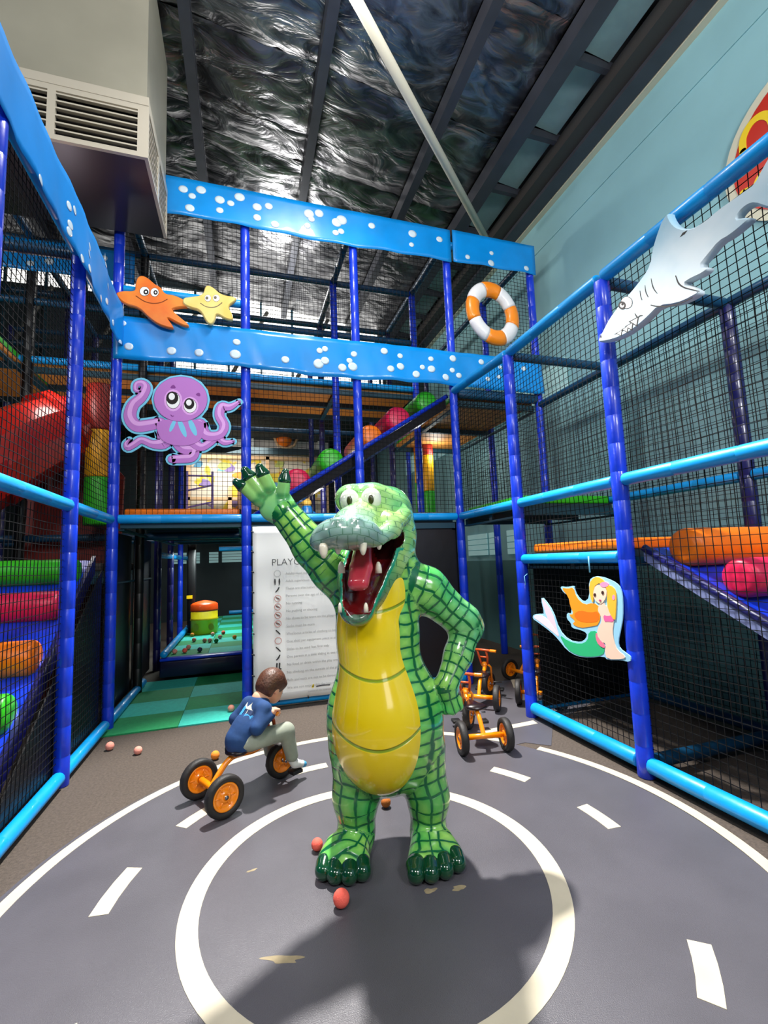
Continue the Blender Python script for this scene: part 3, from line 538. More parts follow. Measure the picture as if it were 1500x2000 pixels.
# ---------------------------------------------------------------- frame parts
MC={}
def pad(parent,p0,p1,r=.052,m=None,name='post',seg=.21,label=None):
    m=m or M_blue
    p0=Vector(p0);p1=Vector(p1);L=(p1-p0).length
    key=(round(L,3),r,m.name,seg)
    if key not in MC:
        n=max(1,round(L/seg)); pts=[];rr=[]
        for i in range(n):
            a=L*i/n;b=L*(i+1)/n
            for q,rad in ((a+.001,r*.955),(a+.008,r),(b-.008,r),(b-.001,r*.955)): pts.append((0,0,q));rr.append(rad)
        mb=MB(); mb.tube(pts,rr,14)
        tmp=mb.build(name,m); MC[key]=tmp.data; bpy.data.objects.remove(tmp)
    o=bpy.data.objects.new(name,MC[key]); C.objects.link(o); o.parent=parent
    o.location=p0; o.rotation_euler=(p1-p0).to_track_quat('Z','Y').to_euler()
    if label: o['label']=label
    return o
def rail(parent,p0,p1,r=.045,m=None,seg=.42): return pad(parent,p0,p1,r,m or M_cyan,'rail',seg)
def net(parent,o,u,v,sp=.05,wob=.006,th=.0018,dist=None):
    """net panel spanned by vectors u and v from o"""
    o=Vector(o);u=Vector(u);v=Vector(v);nrm=u.cross(v).normalized(); un=u.normalized();vn=v.normalized(); mb=MB(); rn=random.Random(int(o.x*100+o.y*37+o.z*11))
    ph=rn.random()*6
    def W(a,b): return nrm*(wob*math.sin(a*5+ph)*math.sin(b*4+ph*2)*2)+ (un*math.sin(b*9+ph+a*3)+vn*math.sin(a*8+ph+b*2))*wob*.8
    for (A,B,a_,b_,LA,LB) in ((u,v,un,vn,u.length,v.length),(v,u,vn,un,v.length,u.length)):
        k=int(LA/sp)
        for i in range(1,k):
            s_=LA*i/k; ns=max(2,int(LB/.3)); pts=[]
            for j in range(ns+1):
                t_=LB*j/ns; aa,bb=(s_,t_) if A is u else (t_,s_)
                pts.append(o+a_*s_+b_*t_+(W(aa,bb) if 0<j<ns else Vector((0,0,0))))
            d1=a_*th;d2=nrm*th; vs=[]
            for p in pts: vs+=[p-d1-d2,p+d1-d2,p+d1+d2,p-d1+d2]
            fs=[]
            for j in range(ns):
                q=4*j
                for e in range(4): fs.append((q+e,q+(e+1)%4,q+4+(e+1)%4,q+4+e))
            mb.add(vs,fs)
    return tag(mb.build('net',M_net,parent,fix=False),kind='stuff')
XL,X0,X1,XR,XW=-1.24,.03,1.30,2.56,3.83; XLL=-2.51
YB=5.09;YA=[3.84,2.57,1.30]
# left frame
LFm=thing('climbing_frame','blue padded post and cyan rail frame with black netting along the left','frame',(XL,1.3,0))
def loc(t,*p): return [tuple(Vector(q)-t.location) for q in p]
def P(t,a,b,**k): a,b=loc(t,a,b); return pad(t,a,b,**k)
def Rl(t,a,b,**k): a,b=loc(t,a,b); return rail(t,a,b,**k)
def N(t,o,u,v,**k): return net(t,tuple(Vector(o)-t.location),u,v,**k)
for y in (3.93,2.66,1.39): P(LFm,(XL,y,0),(XL,y,4.1))
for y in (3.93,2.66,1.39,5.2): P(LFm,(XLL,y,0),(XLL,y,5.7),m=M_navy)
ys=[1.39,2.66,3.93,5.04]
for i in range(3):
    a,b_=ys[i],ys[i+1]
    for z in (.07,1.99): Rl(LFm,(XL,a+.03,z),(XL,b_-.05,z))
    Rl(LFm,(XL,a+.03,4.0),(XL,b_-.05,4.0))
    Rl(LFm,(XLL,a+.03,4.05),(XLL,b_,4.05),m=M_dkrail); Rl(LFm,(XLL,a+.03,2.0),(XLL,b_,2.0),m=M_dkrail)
    N(LFm,(XL-.02,a+.04,.12),(0,b_-a-.08,0),(0,0,1.82)); N(LFm,(XL-.02,a+.04,2.04),(0,b_-a-.08,0),(0,0,1.9))
    N(LFm,(XLL,a+.04,2.04),(0,b_-a-.08,0),(0,0,1.95)); N(LFm,(XLL,a+.04,4.1),(0,b_-a-.08,0),(0,0,1.5))
Rl(LFm,(XL,-.6,.07),(XL,1.36,.07)); Rl(LFm,(XL,-.6,1.99),(XL,1.36,1.99))
for y in (2.66,3.93): Rl(LFm,(XLL,y,4.0),(XL,y,4.0),m=M_dkrail)
# black side sheet under the left stair
mb=MB(); mb.prism([(1.5,.1),(4.98,.1),(4.98,1.50),(4.9,1.45),(3.15,.2),(1.5,.12)],'yz',XL-.06,XL-.05); o=mb.build('black_side_sheet',M_black,LFm); o.location=-Vector(LFm.location)
# back frame
BF=thing('climbing_frame','tall blue padded frame with netting across the back, behind the crocodile','frame',(X0,YB,0))
for x,z1 in ((XL,5.75),(X0,5.75),(X1,5.75),(XR,5.75),(XW,5.75)): P(BF,(x,YB,0),(x,YB,z1))
bx=[XL,X0,X1,XR]
for i in range(3):
    a,b_=bx[i],bx[i+1]
    Rl(BF,(a+.05,YB,2.0),(b_-.05,YB,2.0)); Rl(BF,(a+.05,YB,4.02),(b_-.05,YB,4.02)); Rl(BF,(a+.05,YB,5.6),(b_-.05,YB,5.6))
    if i: Rl(BF,(a+.05,YB,.07),(b_-.05,YB,.07))
    N(BF,(a+.04,YB+.02,2.05),(b_-a-.08,0,0),(0,0,1.75)); N(BF,(a+.04,YB+.02,4.15),(b_-a-.08,0,0),(0,0,1.3))
Rl(BF,(XL+.05,YB,4.42),(X0-.05,YB,4.42))
Rl(BF,(XR+.05,YB,5.6),(XW-.05,YB,5.6)); Rl(BF,(XR+.05,YB,4.02),(XW-.05,YB,4.02)); Rl(BF,(XR+.05,YB,3.56),(XW-.05,YB,3.56),m=M_dkrail); N(BF,(XR+.04,YB+.02,4.15),(XW-XR-.08,0,0),(0,0,1.3)); N(BF,(XR+.04,YB+.02,2.1),(XW-XR-.08,0,0),(0,0,1.4))
mb=MB(); mb.box((X1,YB+.06,.05),(XR-.03,YB+.07,1.94)); o=mb.build('black_panel',M_black,BF); o.location=-Vector(BF.location)
# right frame
RF=thing('climbing_frame','blue padded frame with cyan rails and netting along the right side','frame',(XR,1.3,0))
for y in YA: P(RF,(XR,y,0),(XR,y,3.5),r=.056)
for y in YA+[YB]:
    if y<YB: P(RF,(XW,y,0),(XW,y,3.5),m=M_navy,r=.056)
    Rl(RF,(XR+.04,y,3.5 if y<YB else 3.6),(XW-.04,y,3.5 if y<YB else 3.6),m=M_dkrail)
yy=[0.03]+YA[::-1]+[YB]
for i in range(4):
    a,b_=yy[i],yy[i+1]
    Rl(RF,(XR,a+.03,3.53),(XR,b_-.03,3.53 if b_<YB else 3.60),r=.05)
    Rl(RF,(XR,a+.05,2.0),(XR,b_-.05,2.0)); Rl(RF,(XW,a+.05,2.06),(XW,b_-.05,2.06)); Rl(RF,(XW,a+.03,3.5),(XW,b_-.03,3.5),m=M_dkrail)
    Rl(RF,(XW,a+.05,.09),(XW,b_-.05,.09),m=M_dkrail)
    if b_<YB: Rl(RF,(XR,a+.05,.09),(XR,b_-.05,.09),r=.052)
    N(RF,(XR+.02,a+.04,2.05),(0,b_-a-.08,0),(0,0,1.45)); N(RF,(XW,a+.04,2.1),(0,b_-a-.08,0),(0,0,1.4))
    if b_<YB: N(RF,(XR+.02,a+.04,.14),(0,b_-a-.08,0),(0,0,1.83 if b_<3 else 1.33)); N(RF,(XW,a+.04,.14),(0,b_-a-.08,0),(0,0,1.9))
Rl(RF,(XR,YA[1]+.05,1.46),(XR,YA[0]-.05,1.46)); N(RF,(XR+.02,YA[1]+.04,1.52),(0,1.19,0),(0,0,.44))
Rl(RF,(XR+.04,YA[0],.09),(XW-.04,YA[0],.09)); Rl(RF,(XR+.04,YA[1],.09),(XW-.04,YA[1],.09),m=M_dkrail)
mb=MB(); mb.box((XR+.09,YA[0]-.06,.10),(XW-.07,YA[0]-.05,1.44)); o=mb.build('black_panel',M_black,RF); o.location=-Vector(RF.location)
# rear frames
RR=thing('climbing_frame','dark blue rear frame standing behind the back netting, with teal rails','frame',(X0,6.36,0))
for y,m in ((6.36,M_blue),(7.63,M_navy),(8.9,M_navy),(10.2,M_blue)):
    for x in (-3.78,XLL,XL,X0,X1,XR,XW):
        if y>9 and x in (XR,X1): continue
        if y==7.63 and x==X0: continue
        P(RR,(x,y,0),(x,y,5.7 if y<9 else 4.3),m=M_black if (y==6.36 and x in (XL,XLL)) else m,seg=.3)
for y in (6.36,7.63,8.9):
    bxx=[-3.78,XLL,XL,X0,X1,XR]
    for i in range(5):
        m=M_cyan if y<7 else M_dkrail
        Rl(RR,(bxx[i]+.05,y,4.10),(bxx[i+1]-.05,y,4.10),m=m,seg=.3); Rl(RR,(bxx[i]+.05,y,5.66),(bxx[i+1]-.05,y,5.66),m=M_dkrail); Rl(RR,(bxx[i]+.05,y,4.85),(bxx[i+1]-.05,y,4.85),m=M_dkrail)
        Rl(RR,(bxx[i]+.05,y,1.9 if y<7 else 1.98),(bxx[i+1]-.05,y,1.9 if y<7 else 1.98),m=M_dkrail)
        if y<7: N(RR,(bxx[i]+.04,y,4.2),(1.19,0,0),(0,0,1.4),sp=.06); N(RR,(bxx[i]+.04,y+2.54,4.2),(1.19,0,0),(0,0,1.4),sp=.07)
for x in (XLL,XL,X0,X1,XR,XW):
    for y0,y1 in ((YB,6.36),(6.36,7.63),(7.63,8.9)): Rl(RR,(x,y0+.05,5.66),(x,y1-.05,5.66),m=M_dkrail)
for y0,y1 in ((7.63,8.9),(8.9,10.2),(10.2,12.2)): Rl(RR,(XL,y0+.05,1.7),(XL,y1-.05,1.7)); 
Rl(RR,(XL,YB+.05,.06),(XL,6.7,.06)); Rl(RR,(-1.02,6.8,.36),(-1.02,11.8,.36)); Rl(RR,(-.35,12.0,.36),(X0+.6,12.0,.36))
Rl(RR,(XL,9.2,1.99),(X1,9.2,1.99)); Rl(RR,(-.5,10.3,1.86),(X1,10.3,1.86))
for y0,y1 in ((YB+.1,6.3),(6.45,7.55)):
    f=MB(); f.box((XL-.09,y0,.05),(XL-.08,y1,1.9)); o=f.build('black_panel',M_black,RR); o.location=-Vector(RR.location)
# decks
def deck(label,x0,x1,y0,y1,z,m=M_deck,joist=True,edge=None,cat='deck'):
    t=thing('deck_platform',label,cat,(x0,y0,z))
    nx=max(1,round((x1-x0)/1.27));ny=max(1,round((y1-y0)/1.27))
    for i in range(nx):
        for j in range(ny):
            f=MB(); f.box(((x1-x0)*i/nx+.01,(y1-y0)*j/ny+.01,-.06),((x1-x0)*(i+1)/nx-.01,(y1-y0)*(j+1)/ny-.01,-.01)); f.build('deck_board',m,t)
    if joist:
        k=ny*2 if ny<2 else ny
        for j in range(k+1):
            f=MB(); y=(y1-y0)*j/k; f.box((0,y-.03,-.13),(x1-x0,y+.03,-.062)); f.build('joist',M_teal,t)
        for i in range(nx+1):
            f=MB(); x=(x1-x0)*i/nx; f.box((x-.03,0,-.15),(x+.03,y1-y0,-.131)); f.build('joist',M_teal,t)
    f=MB(); f.box((0.02,0.02,-.008),(x1-x0-.02,y1-y0-.02,.075),0,.02); 
    f.build('foam_mat',edge or M_green,t)
    return t
deck('upper deck with orange boards and teal joists, above the octopus',XLL,XR,6.40,7.60,4.08)
deck('left upper deck with orange boards beyond the left netting',-3.78,XLL-.06,5.0,7.60,4.08)
deck('right upper deck with orange boards behind the life ring corner',XR+.06,XW-.06,YB+.06,7.6,3.56)
M_dkdeck=mat('dark_deck',(16,52,60),.6)
deck('middle deck with an orange foam edge over the passage',XL+.06,X0-.05,YB+.06,8.9,2.04,m=M_dkdeck,edge=M_orange)
deck('middle deck behind the sloping stair with black foam floor',X0+.05,XR-.06,YB+.06,8.9,1.99,m=M_dkdeck,edge=mat('dark_foam',(60,52,50),.7))
deck('right middle deck with a green foam edge',XR+.06,XW-.06,YA[0]+.06,YB-.05,2.02,m=M_dkdeck,edge=M_green)
deck('low right deck with an orange foam edge above the mermaid panel',XR+.06,XW-.06,YA[1]+.06,YA[0]-.06,1.52,m=M_dkdeck,edge=M_orange)
deck('lower left deck at the top of the left foam stair',XLL+.06,XL-.08,YB+.1,7.5,1.50,m=M_dkdeck,edge=mat('dark_foam',(60,52,50)))
# ---------------------------------------------------------------- banners
def banner(label,axis,fixed,a0,a1,z0,z1,bubs,side=-1,seed=1,group=None,sag=.012,mat_=None,zf=None):
    rn=random.Random(seed); n=max(12,int((a1-a0)/.06)); mz=8; ph=rn.random()*9
    def wv(a,z): 
        t=(z-z0)/(z1-z0); return side*(sag*(math.sin(a*3.1+ph)+.5*math.sin(a*9.3+ph*2+t*2.)+.35*math.sin(a*21+ph+3*t))*(1-.5*t)+ .02)
    def edge(a): return .012*math.sin(a*2.3+ph)+.007*math.sin(a*11+ph)
    def pt(a,t,off=0):
        zz0,zz1=(z0,z1) if zf is None else zf(a)
        z=zz0+edge(a)*(1-t)+(zz1-zz0)*t; q=fixed+wv(a,z0+(z1-z0)*t)+side*off
        return (a,q,z) if axis=='x' else (q,a,z)
    mb=MB(); vs=[];fs=[]
    for i in range(n+1):
        for j in range(mz+1): vs.append(pt(a0+(a1-a0)*i/n,j/mz))
    for i in range(n):
        for j in range(mz): k=i*(mz+1)+j; fs.append((k,k+mz+1,k+mz+2,k+1))
    mb.add(vs,fs,0,True)
    for (a,z,r) in bubs:
        if not(a0+r*.6<a<a1-r*.6): continue
        zz0,zz1=(z0,z1) if zf is None else zf(a)
        vs=[pt(a,(z-zz0-edge(a)*.3)/(zz1-zz0),.003)]; 
        for rr in (.5,1):
            for k in range(18): 
                aa=a+r*rr*math.cos(2*PI*k/18); z_=z+r*rr*.9*math.sin(2*PI*k/18); t=(z_-zz0-edge(aa)*.3)/(zz1-zz0); t=min(1,max(0,t)); vs.append(pt(aa,t,.003))
        fs=[(0,1+k,1+(k+1)%18) for k in range(18)]+[(1+k,19+k,19+(k+1)%18,1+(k+1)%18) for k in range(18)]
        mb.add(vs,fs,1,True)
    o=mb.build('bubble_banner',[mat_ or M_banner,M_bub],fix=False)
    md=o.modifiers.new('solid','SOLIDIFY'); md.thickness=.0015; md.offset=0
    return tag(o,label,'banner',group)
banner('long upper blue banner with white bubbles across the top of the back frame','x',YB-.055,-.95,2.60,5.31,5.765,UPB,seed=2,sag=.005)
banner('short right end of the upper bubble banner beside the teal wall','x',YB-.05,2.63,3.89,5.34,5.775,UPB,seed=5,sag=.008)
banner('lower blue bubble banner hanging below the starfish','x',YB-.055,-1.26,3.86,3.64,4.095,LOB,seed=3,sag=.016)
rb=random.Random(8); extra=[(rb.uniform(.3,3.0),rb.uniform(3.95,4.3),rb.uniform(.02,.04)) for _ in range(14)]
banner('left blue bubble banner running towards the camera above the left netting','y',XL+.055,.2,5.06,3.8,4.2,LFB,side=1,seed=4,sag=.02,mat_=mat('left_banner_vinyl',(0,132,215),.6,noise=.1,scale=2,bump=.15,bscale=5,spec=.3),zf=lambda a:(3.76+.12*max(0,(4.3-a)/1.6) if a>2.7 else 3.88,4.16+.05*(5.09-a)))
banner('shaded bubble banner on the far left rear frame','x',6.30,-3.2,-1.35,5.2,5.62,[(-2.3,5.35,.05),(-2.1,5.45,.04),(-1.9,5.3,.05),(-1.7,5.5,.04),(-2.5,5.3,.04),(-1.55,5.35,.045),(-2.7,5.5,.05)],seed=6,sag=.006)
# ---------------------------------------------------------------- foam stairs
def roll(parent,mat_,a,b,r,label=None):
    """rounded foam roll between a and b"""
    a=Vector(a);b=Vector(b);d=(b-a).normalized(); L=(b-a).length; e=r*.35
    mb=MB(); pts=[a,a+d*e*.15,a+d*e*.5,a+d*e]+[a+d*(e+(L-2*e)*i/5) for i in range(1,5)]+[b-d*e,b-d*e*.5,b-d*e*.15,b]
    rr=[r*.55,r*.78,r*.93,r]+[r]*4+[r,r*.93,r*.78,r*.55]
    mb.tube(pts,rr,20); o=mb.build('foam_roll',mat_,parent); 
    if label:o['label']=label
    return o
t=thing('foam_stair','sloping stair of coloured foam rolls rising right behind the crocodile','stair',(0,0,0))
def dz(x): return 2.05+(x-.13)*(3.60-2.05)/(2.56-.13)
mb=MB(); mb.prism([(.10,dz(.10)-.02),(.30,dz(.10)-.02),(2.50,dz(2.50)-.15),(2.50,dz(2.50)+.0),(.10,dz(.10)+.0)],'xz',5.20,5.23); mb.build('side_board',mat('dark_side_mesh',(5,5,14),.6,spec=.2),t)
mb=MB(); mb.tube([(.10,5.2,dz(.1)),(2.52,5.2,dz(2.52))],.028,12); mb.build('edge_pad',M_blue,t)
mb=MB(); mb.prism([(.10,dz(.10)-.12),(2.50,dz(2.50)-.12),(2.50,dz(2.50)-.05),(.10,dz(.10)-.05)],'xz',5.24,6.25); mb.build('slope_board',M_blue,t)
for x,m,r,l in ((.60,M_pink,.155,'pink foam roll'),(1.0,M_green,.155,'green foam roll'),(1.50,M_orange,.15,'orange foam roll'),(1.87,M_pink,.17,'pink foam roll'),(2.26,M_green,.15,'green foam roll')):
    roll(t,m,(x,5.23,dz(x)+.09),(x,6.2,dz(x)+.09),r,l)
t=thing('foam_stair','left stair of green, pink and orange foam rolls behind the left netting','stair',(0,0,0))
def ly(y): return .26+(y-3.18)*.745
mb=MB(); mb.prism([(3.0,ly(3.0)-.1),(4.95,ly(4.95)-.1),(4.95,ly(4.95)+.02),(3.0,ly(3.0)+.02)],'yz',XLL+.1,XL-.14); mb.build('slope_board',M_blue,t)
mb=MB(); mb.prism([(2.85,ly(2.85)-.10),(4.95,ly(4.95)-.10),(4.95,ly(4.95)+.06),(2.85,ly(2.85)+.06)],'yz',XL-.13,XL-.10); mb.build('side_board',M_navy,t)
for y,m,r,l in ((4.72,M_green,.115,'green foam roll'),(4.36,M_pink,.12,'pink foam roll'),(3.92,M_orange,.125,'orange foam roll'),(3.55,M_green,.125,'green foam roll'),(3.16,M_pink,.12,'pink foam roll')):
    roll(t,m,(XLL+.12,y,ly(y)+.09),(XL-.16,y,ly(y)+.09),r,l)
t=thing('foam_stair','right stair of orange and pink foam rolls behind the right netting','stair',(0,0,0))
def ry(y): return 1.50-(2.47-y)*.577
mb=MB(); mb.prism([(1.0,ry(1.0)-.1),(2.5,ry(2.5)-.1),(2.5,ry(2.5)),(1.0,ry(1.0))],'yz',XR+.16,XW-.1); mb.build('slope_board',M_blue,t)
mb=MB(); mb.prism([(.9,ry(.9)-.09),(2.5,ry(2.5)-.09),(2.5,ry(2.5)+.0),(.9,ry(.9)+.0)],'yz',XR+.08,XR+.11); mb.build('side_board',mat('clear_pad',(120,130,175),.3),t)
mb=MB(); mb.tube([(XR+.09,.9,ry(.9)),(XR+.09,2.5,ry(2.5))],.026,12); mb.build('edge_pad',M_navy,t)
for y,m,r,l in ((2.28,M_orange,.125,'orange foam roll'),(1.95,M_pink,.115,'pink foam roll'),(1.55,M_green,.12,'green foam roll')): roll(t,m,(XR+.17,y,ry(y)+.12),(XW-.12,y,ry(y)+.12),r,l)
# ---------------------------------------------------------------- passage mat
M_t1=mat('green_mat_tile',(22,140,82),.75,noise=.08,scale=30,bump=.3,bscale=180); M_t2=mat('turquoise_mat_tile',(50,185,168),.75,noise=.08,scale=30,bump=.3,bscale=180)
pm=thing('play_mat','green and turquoise chequered floor mat in the passage below the octopus','mat',(XL,4.87,0))
for j in range(4):
    for i in range(2):
        f=MB(); f.box((i*.64+.002,j*.5+.002,0.001),(i*.64+.638 if i==0 else 1.26,j*.5+.498,.014),0); f.build('mat_tile',M_t1 if (i+j)%2==0 else M_t2,pm)
pl=thing('mat_platform','raised green chequered platform with a navy padded front, behind the passage mat','platform',(-1.07,6.8,0))
f=MB(); f.box((0,.0,.06),(1.15,.12,.27),0,.02); f.build('front_pad',mat('dark_navy_pad',(10,12,48),.35,coat=.3),pl); f=MB(); f.box((0,-.01,.27),(1.15,.13,.305),0,.012); f.build('top_pad',M_blue,pl)
f=MB(); f.box((.02,.14,.05),(1.6,5.1,.28)); f.build('platform_box',M_navy,pl)
for j in range(11):
    for i in range(3):
        f=MB(); f.box((.03+i*.56,.15+j*.45,.281),(.585+i*.56,.595+j*.45,.30)); f.build('mat_tile',M_t1 if (i+j)%2==0 else M_t2,pl)
# ---------------------------------------------------------------- drum
t=thing('drum','yellow barrel with an orange plastic cover on the raised green mat','drum',(-.69,9.05,.30))
f=MB(); f.tube([(0,0,0),(0,0,.02),(0,0,.235),(0,0,.245),(0,0,.255),(0,0,.265),(0,0,.275),(0,0,.47)],[.22,.23,.23,.242,.242,.242,.23,.228],28); f.build('barrel',mat('yellow_drum',(235,212,20),.45),t)
f=MB(); f.tube([(0,0,.40),(0,0,.415),(0,0,.43),(0,0,.52),(.0,0,.55),(.0,0,.575),(0,0,.59)],[.232,.245,.238,.235,.19,.10,.02],28); f.build('cover',mat('orange_cover',(225,75,12),.35,bump=.5,bscale=12,coat=.3),t)
for dx in (-.12,.13):
    f=MB(); f.add([(dx+.045*math.cos(k*PI/6),-.235+.02*abs(dx+.0)/.13,.13+.06*math.sin(k*PI/6)) for k in range(12)]+[(dx+.045*math.cos(k*PI/6),-.19,.13+.06*math.sin(k*PI/6)) for k in range(12)],[tuple(range(12))]+[(k,(k+1)%12,12+(k+1)%12,12+k) for k in range(12)]); f.build('printed_spot',mat('drum_spot',(175,160,25),.5),t)
t=thing('padded_post','black padded square post standing beside the yellow drum','post',(-.93,9.3,.3))
f=MB(); f.box((-.07,-.07,0),(.07,.07,2.0-.3),0,.02); f.build('pad',M_black,t); f=MB(); f.box((-.08,-.085,.62),(.02,-.07,.68)); f.build('yellow_patch',M_yellow,t)
# ---------------------------------------------------------------- balls
M_bp=mat('pink_foam_ball',(232,150,132),.8,bump=.3,bscale=200);M_bc=mat('coral_foam_ball',(240,98,82),.8,bump=.3,bscale=200);M_bo=mat('orange_foam_ball',(240,140,40),.8,bump=.3,bscale=200);M_bd=mat('dark_ball',(40,55,80),.6)
M_bo2=mat('dull_orange_foam_ball',(200,112,40),.8,bump=.3,bscale=200)
def ball(x,y,z,r,m,label,group=None):
    bm=bmesh.new(); bmesh.ops.create_uvsphere(bm,u_segments=18,v_segments=12,radius=r); mb=MB(); mb.bm(bm,0,True); o=mb.build('foam_ball',m,loc=(x,y,z+r)); return tag(o,label,'ball',group)
ball(.40,2.13,.005,.036,M_bc,'coral foam ball in front of the crocodile\'s foot')
ball(.36,2.56,.005,.030,M_bc,'small coral foam ball beside the crocodile\'s foot')
ball(.82,2.83,.005,.030,M_bo2,'orange foam ball behind, seen between the crocodile\'s legs')
ball(-.83,4.33,0,.032,M_bp,'pink foam ball on the brown carpet, right one of two near the left rail')
ball(-1.08,4.52,0,.034,M_bp,'pink foam ball touching the left bottom rail')
ball(-.22,3.98,0,.033,M_bo,'orange foam ball behind the rear wheel of the boy\'s trike')
ball(-.13,5.12,.014,.034,M_bp,'pink foam ball on the turquoise mat behind the boy')
for x,y,m,l in ((-.93,7.15,M_bp,'pale small ball in the front left corner of the raised green platform'),(-.80,7.15,M_bc,'reddish small ball near the navy edge of the raised green platform'),(-.60,7.12,M_bd,'dark small ball near the navy edge of the raised green platform'),(-.78,7.42,M_bp,'pale small ball just behind the reddish one near the platform edge'),
  (-.60,7.95,M_bp,'left ball of the touching pale pair on the raised platform'),(-.52,7.9,M_bp,'right ball of the touching pale pair on the raised platform'),(-.77,8.1,M_bp,'pale small ball beside the cyan rail of the raised platform'),(-.15,8.05,M_bo,'orange small ball alone on the right half of the raised platform'),(-.38,8.2,M_bp,'pale small ball in front of the barrel, right of the green ball'),
  (0.0,8.55,M_bo,'farthest right orange small ball on the raised platform'),(-.52,8.6,M_bp,'pale small ball close in front of the yellow barrel'),(-.35,8.7,M_bc,'reddish small ball at the right foot of the yellow barrel'),(-.86,8.72,M_bo,'orange small ball at the left foot of the yellow barrel'),(-.42,7.82,M_t1,'green small ball on the raised green platform')):
    ball(x,y,.30,.034,m,l,'small balls on the raised platform')
# ---------------------------------------------------------------- foam columns, slide
def column(x,y,r,z0,z1,label,cols):
    t=thing('foam_column',label,'column',(x,y,z0)); n=len(cols); L=z1-z0
    for i,(m,l) in enumerate(cols):
        f=MB(); a=L*i/n;b=L*(i+1)/n; f.tube([(0,0,a+.003),(0,0,a+.02),(0,0,b-.02),(0,0,b-.003)],[r*.96,r,r,r*.96],18); f.build('foam_band',m,t)['label']=l
column(3.12,7.35,.10,2.03,3.95,'round green, yellow and red foam column near the right wall',((M_green,'green band'),(mat('amber_foam',(250,180,10),.4),'amber band'),(mat('dark_red_foam',(150,30,15),.45),'red band')))
column(2.98,7.55,.035,2.3,3.95,'thin green, yellow and orange foam column left of the round one',((M_green,'green band'),(mat('amber_foam',(250,180,10)),'amber band'),(M_orange,'orange band')))
column(-1.62,6.05,.16,2.02,3.7,'green, yellow and red foam column behind the left posts',((M_green,'green band'),(mat('amber_foam',(250,180,10)),'amber band'),(mat('dark_red_foam',(150,30,15)),'red band')))
t=thing('tube_slide','glossy red plastic slide hood behind the left netting','slide',(-2.1,6.0,1.5))
f=MB(); pts=[(.25,.5,1.72),(.1,.2,1.68),(-.15,-.15,1.45),(-.45,-.5,1.05),(-.8,-.8,.55),(-1.1,-1.0,.1)]
f.tube(crom(pts,5),[.42]*26,10,smooth=False); f.build('chute',M_red,t)
f=MB(); f.tube([(.05,.1,1.68),(-.0,.03,1.62)],.46,10,smooth=False); f.tube([(-.42,-.46,1.1),(-.48,-.52,1.02)],.46,10,smooth=False); f.build('flange',M_red,t)
f=MB(); f.prism([(-.5,-1.5),(.55,-1.5),(.62,1.2),(.3,1.6),(-.2,1.55),(-.5,1.0)],'xz',.55,.62); f.build('hood_panel',mat('dull_red_panel',(120,28,20),.5),t)
# ---------------------------------------------------------------- far soft-play area (seen small through the nets)
M_cream=mat('cream_foam_frame',(225,185,140),.5)
t=thing('mural_wall','pale wall panel printed with yellow and blue splashes, far behind the octopus','wall panel',(.2,13.2,2.3))
m_=mat('splash_print',(225,218,200),.6,rgb2=(235,210,60),scale=1.6,lo=.52,hi=.56)
f=MB(); f.box((-1.6,0,.1),(2.1,.05,2.2)); f.build('print_board',m_,t); 
rb=random.Random(11)
cols=[(240,220,70),(120,190,200),(250,170,60),(150,130,190),(200,210,120),(230,230,225),(90,160,200)]
for i in range(34):
    x,z=rb.uniform(-1.5,2.0),rb.uniform(.25,2.05); c=cols[i%7]; pts=[(x+rb.uniform(.07,.22)*math.cos(2*PI*k/9),z+rb.uniform(.06,.17)*math.sin(2*PI*k/9)) for k in range(9)]
    f=MB(); f.prism(smooth_poly(pts,1),'xz',-.012-.0005*i,-.002); f.build('print_patch',mat('print_%d'%(i%7),c,.6),t)
for x,z0,z1 in ((-1.6,0,2.2),(.45,0,2.2),(2.1,0,2.2),(-.55,.0,1.3)): f=MB(); f.box((x-.05,-.3,z0),(x+.05,-.2,z1)); f.build('upright',M_cream,t)
for z in (1.0,2.15): f=MB(); f.box((-1.6,-.3,z-.045),(2.1,-.2,z+.045)); f.build('crossbar',M_cream,t)
f=MB(); h=[(.06+.42*math.cos(PI/3*k+.5),.95+.5*math.sin(PI/3*k+.5)) for k in range(7)]
f.tube([(a,-.35,b) for a,b in h],.05,8); f.build('hexagon_frame',mat('brown_frame',(110,75,60),.5),t)
f=MB(); f.box((-1.7,-.15,2.25),(2.2,.05,3.5)); f.build('white_net_wall',mat('white_net_backing',(205,200,195),.7,noise=.1,scale=3),t)
for x in (-1.0,.05,.75,1.9): f=MB(); f.box((x-.03,-.3,2.3),(x+.03,-.2,3.4)); f.build('white_post',M_white,t)
f=MB(); f.tube([(-1.7,-.4,3.42),(2.2,-.4,3.42)],.06,10); f.build('padded_bar',M_cyan,t)
f=MB(); f.box((-2.6,-1.2,2.05),(2.8,-1.05,2.22)); f.build('dark_beam',mat('dark_teal_beam',(10,38,46),.6),t)
f=MB(); f.tube([(.95+.32*math.cos(PI/4*k),-.4,2.72+.3*math.sin(PI/4*k)) for k in range(9)],.04,8); f.build('octagon_frame',M_cream,t)
bm=bmesh.new(); bmesh.ops.create_uvsphere(bm,u_segments=16,v_segments=10,radius=.22); f=MB(); f.bm(bm,0,True); o=f.build('orange_pod',M_orange,t); o.location=(.9,-.38,2.68)
t=thing('ladder_frame','mauve ladder frame standing behind the middle deck under the octopus','ladder',(-.95,8.6,2.04))
for x in (0,.42): f=MB(); f.tube([(x,0,0),(x,0,1.15)],.02,8); f.build('upright',mat('mauve_tube',(130,115,190),.4),t)
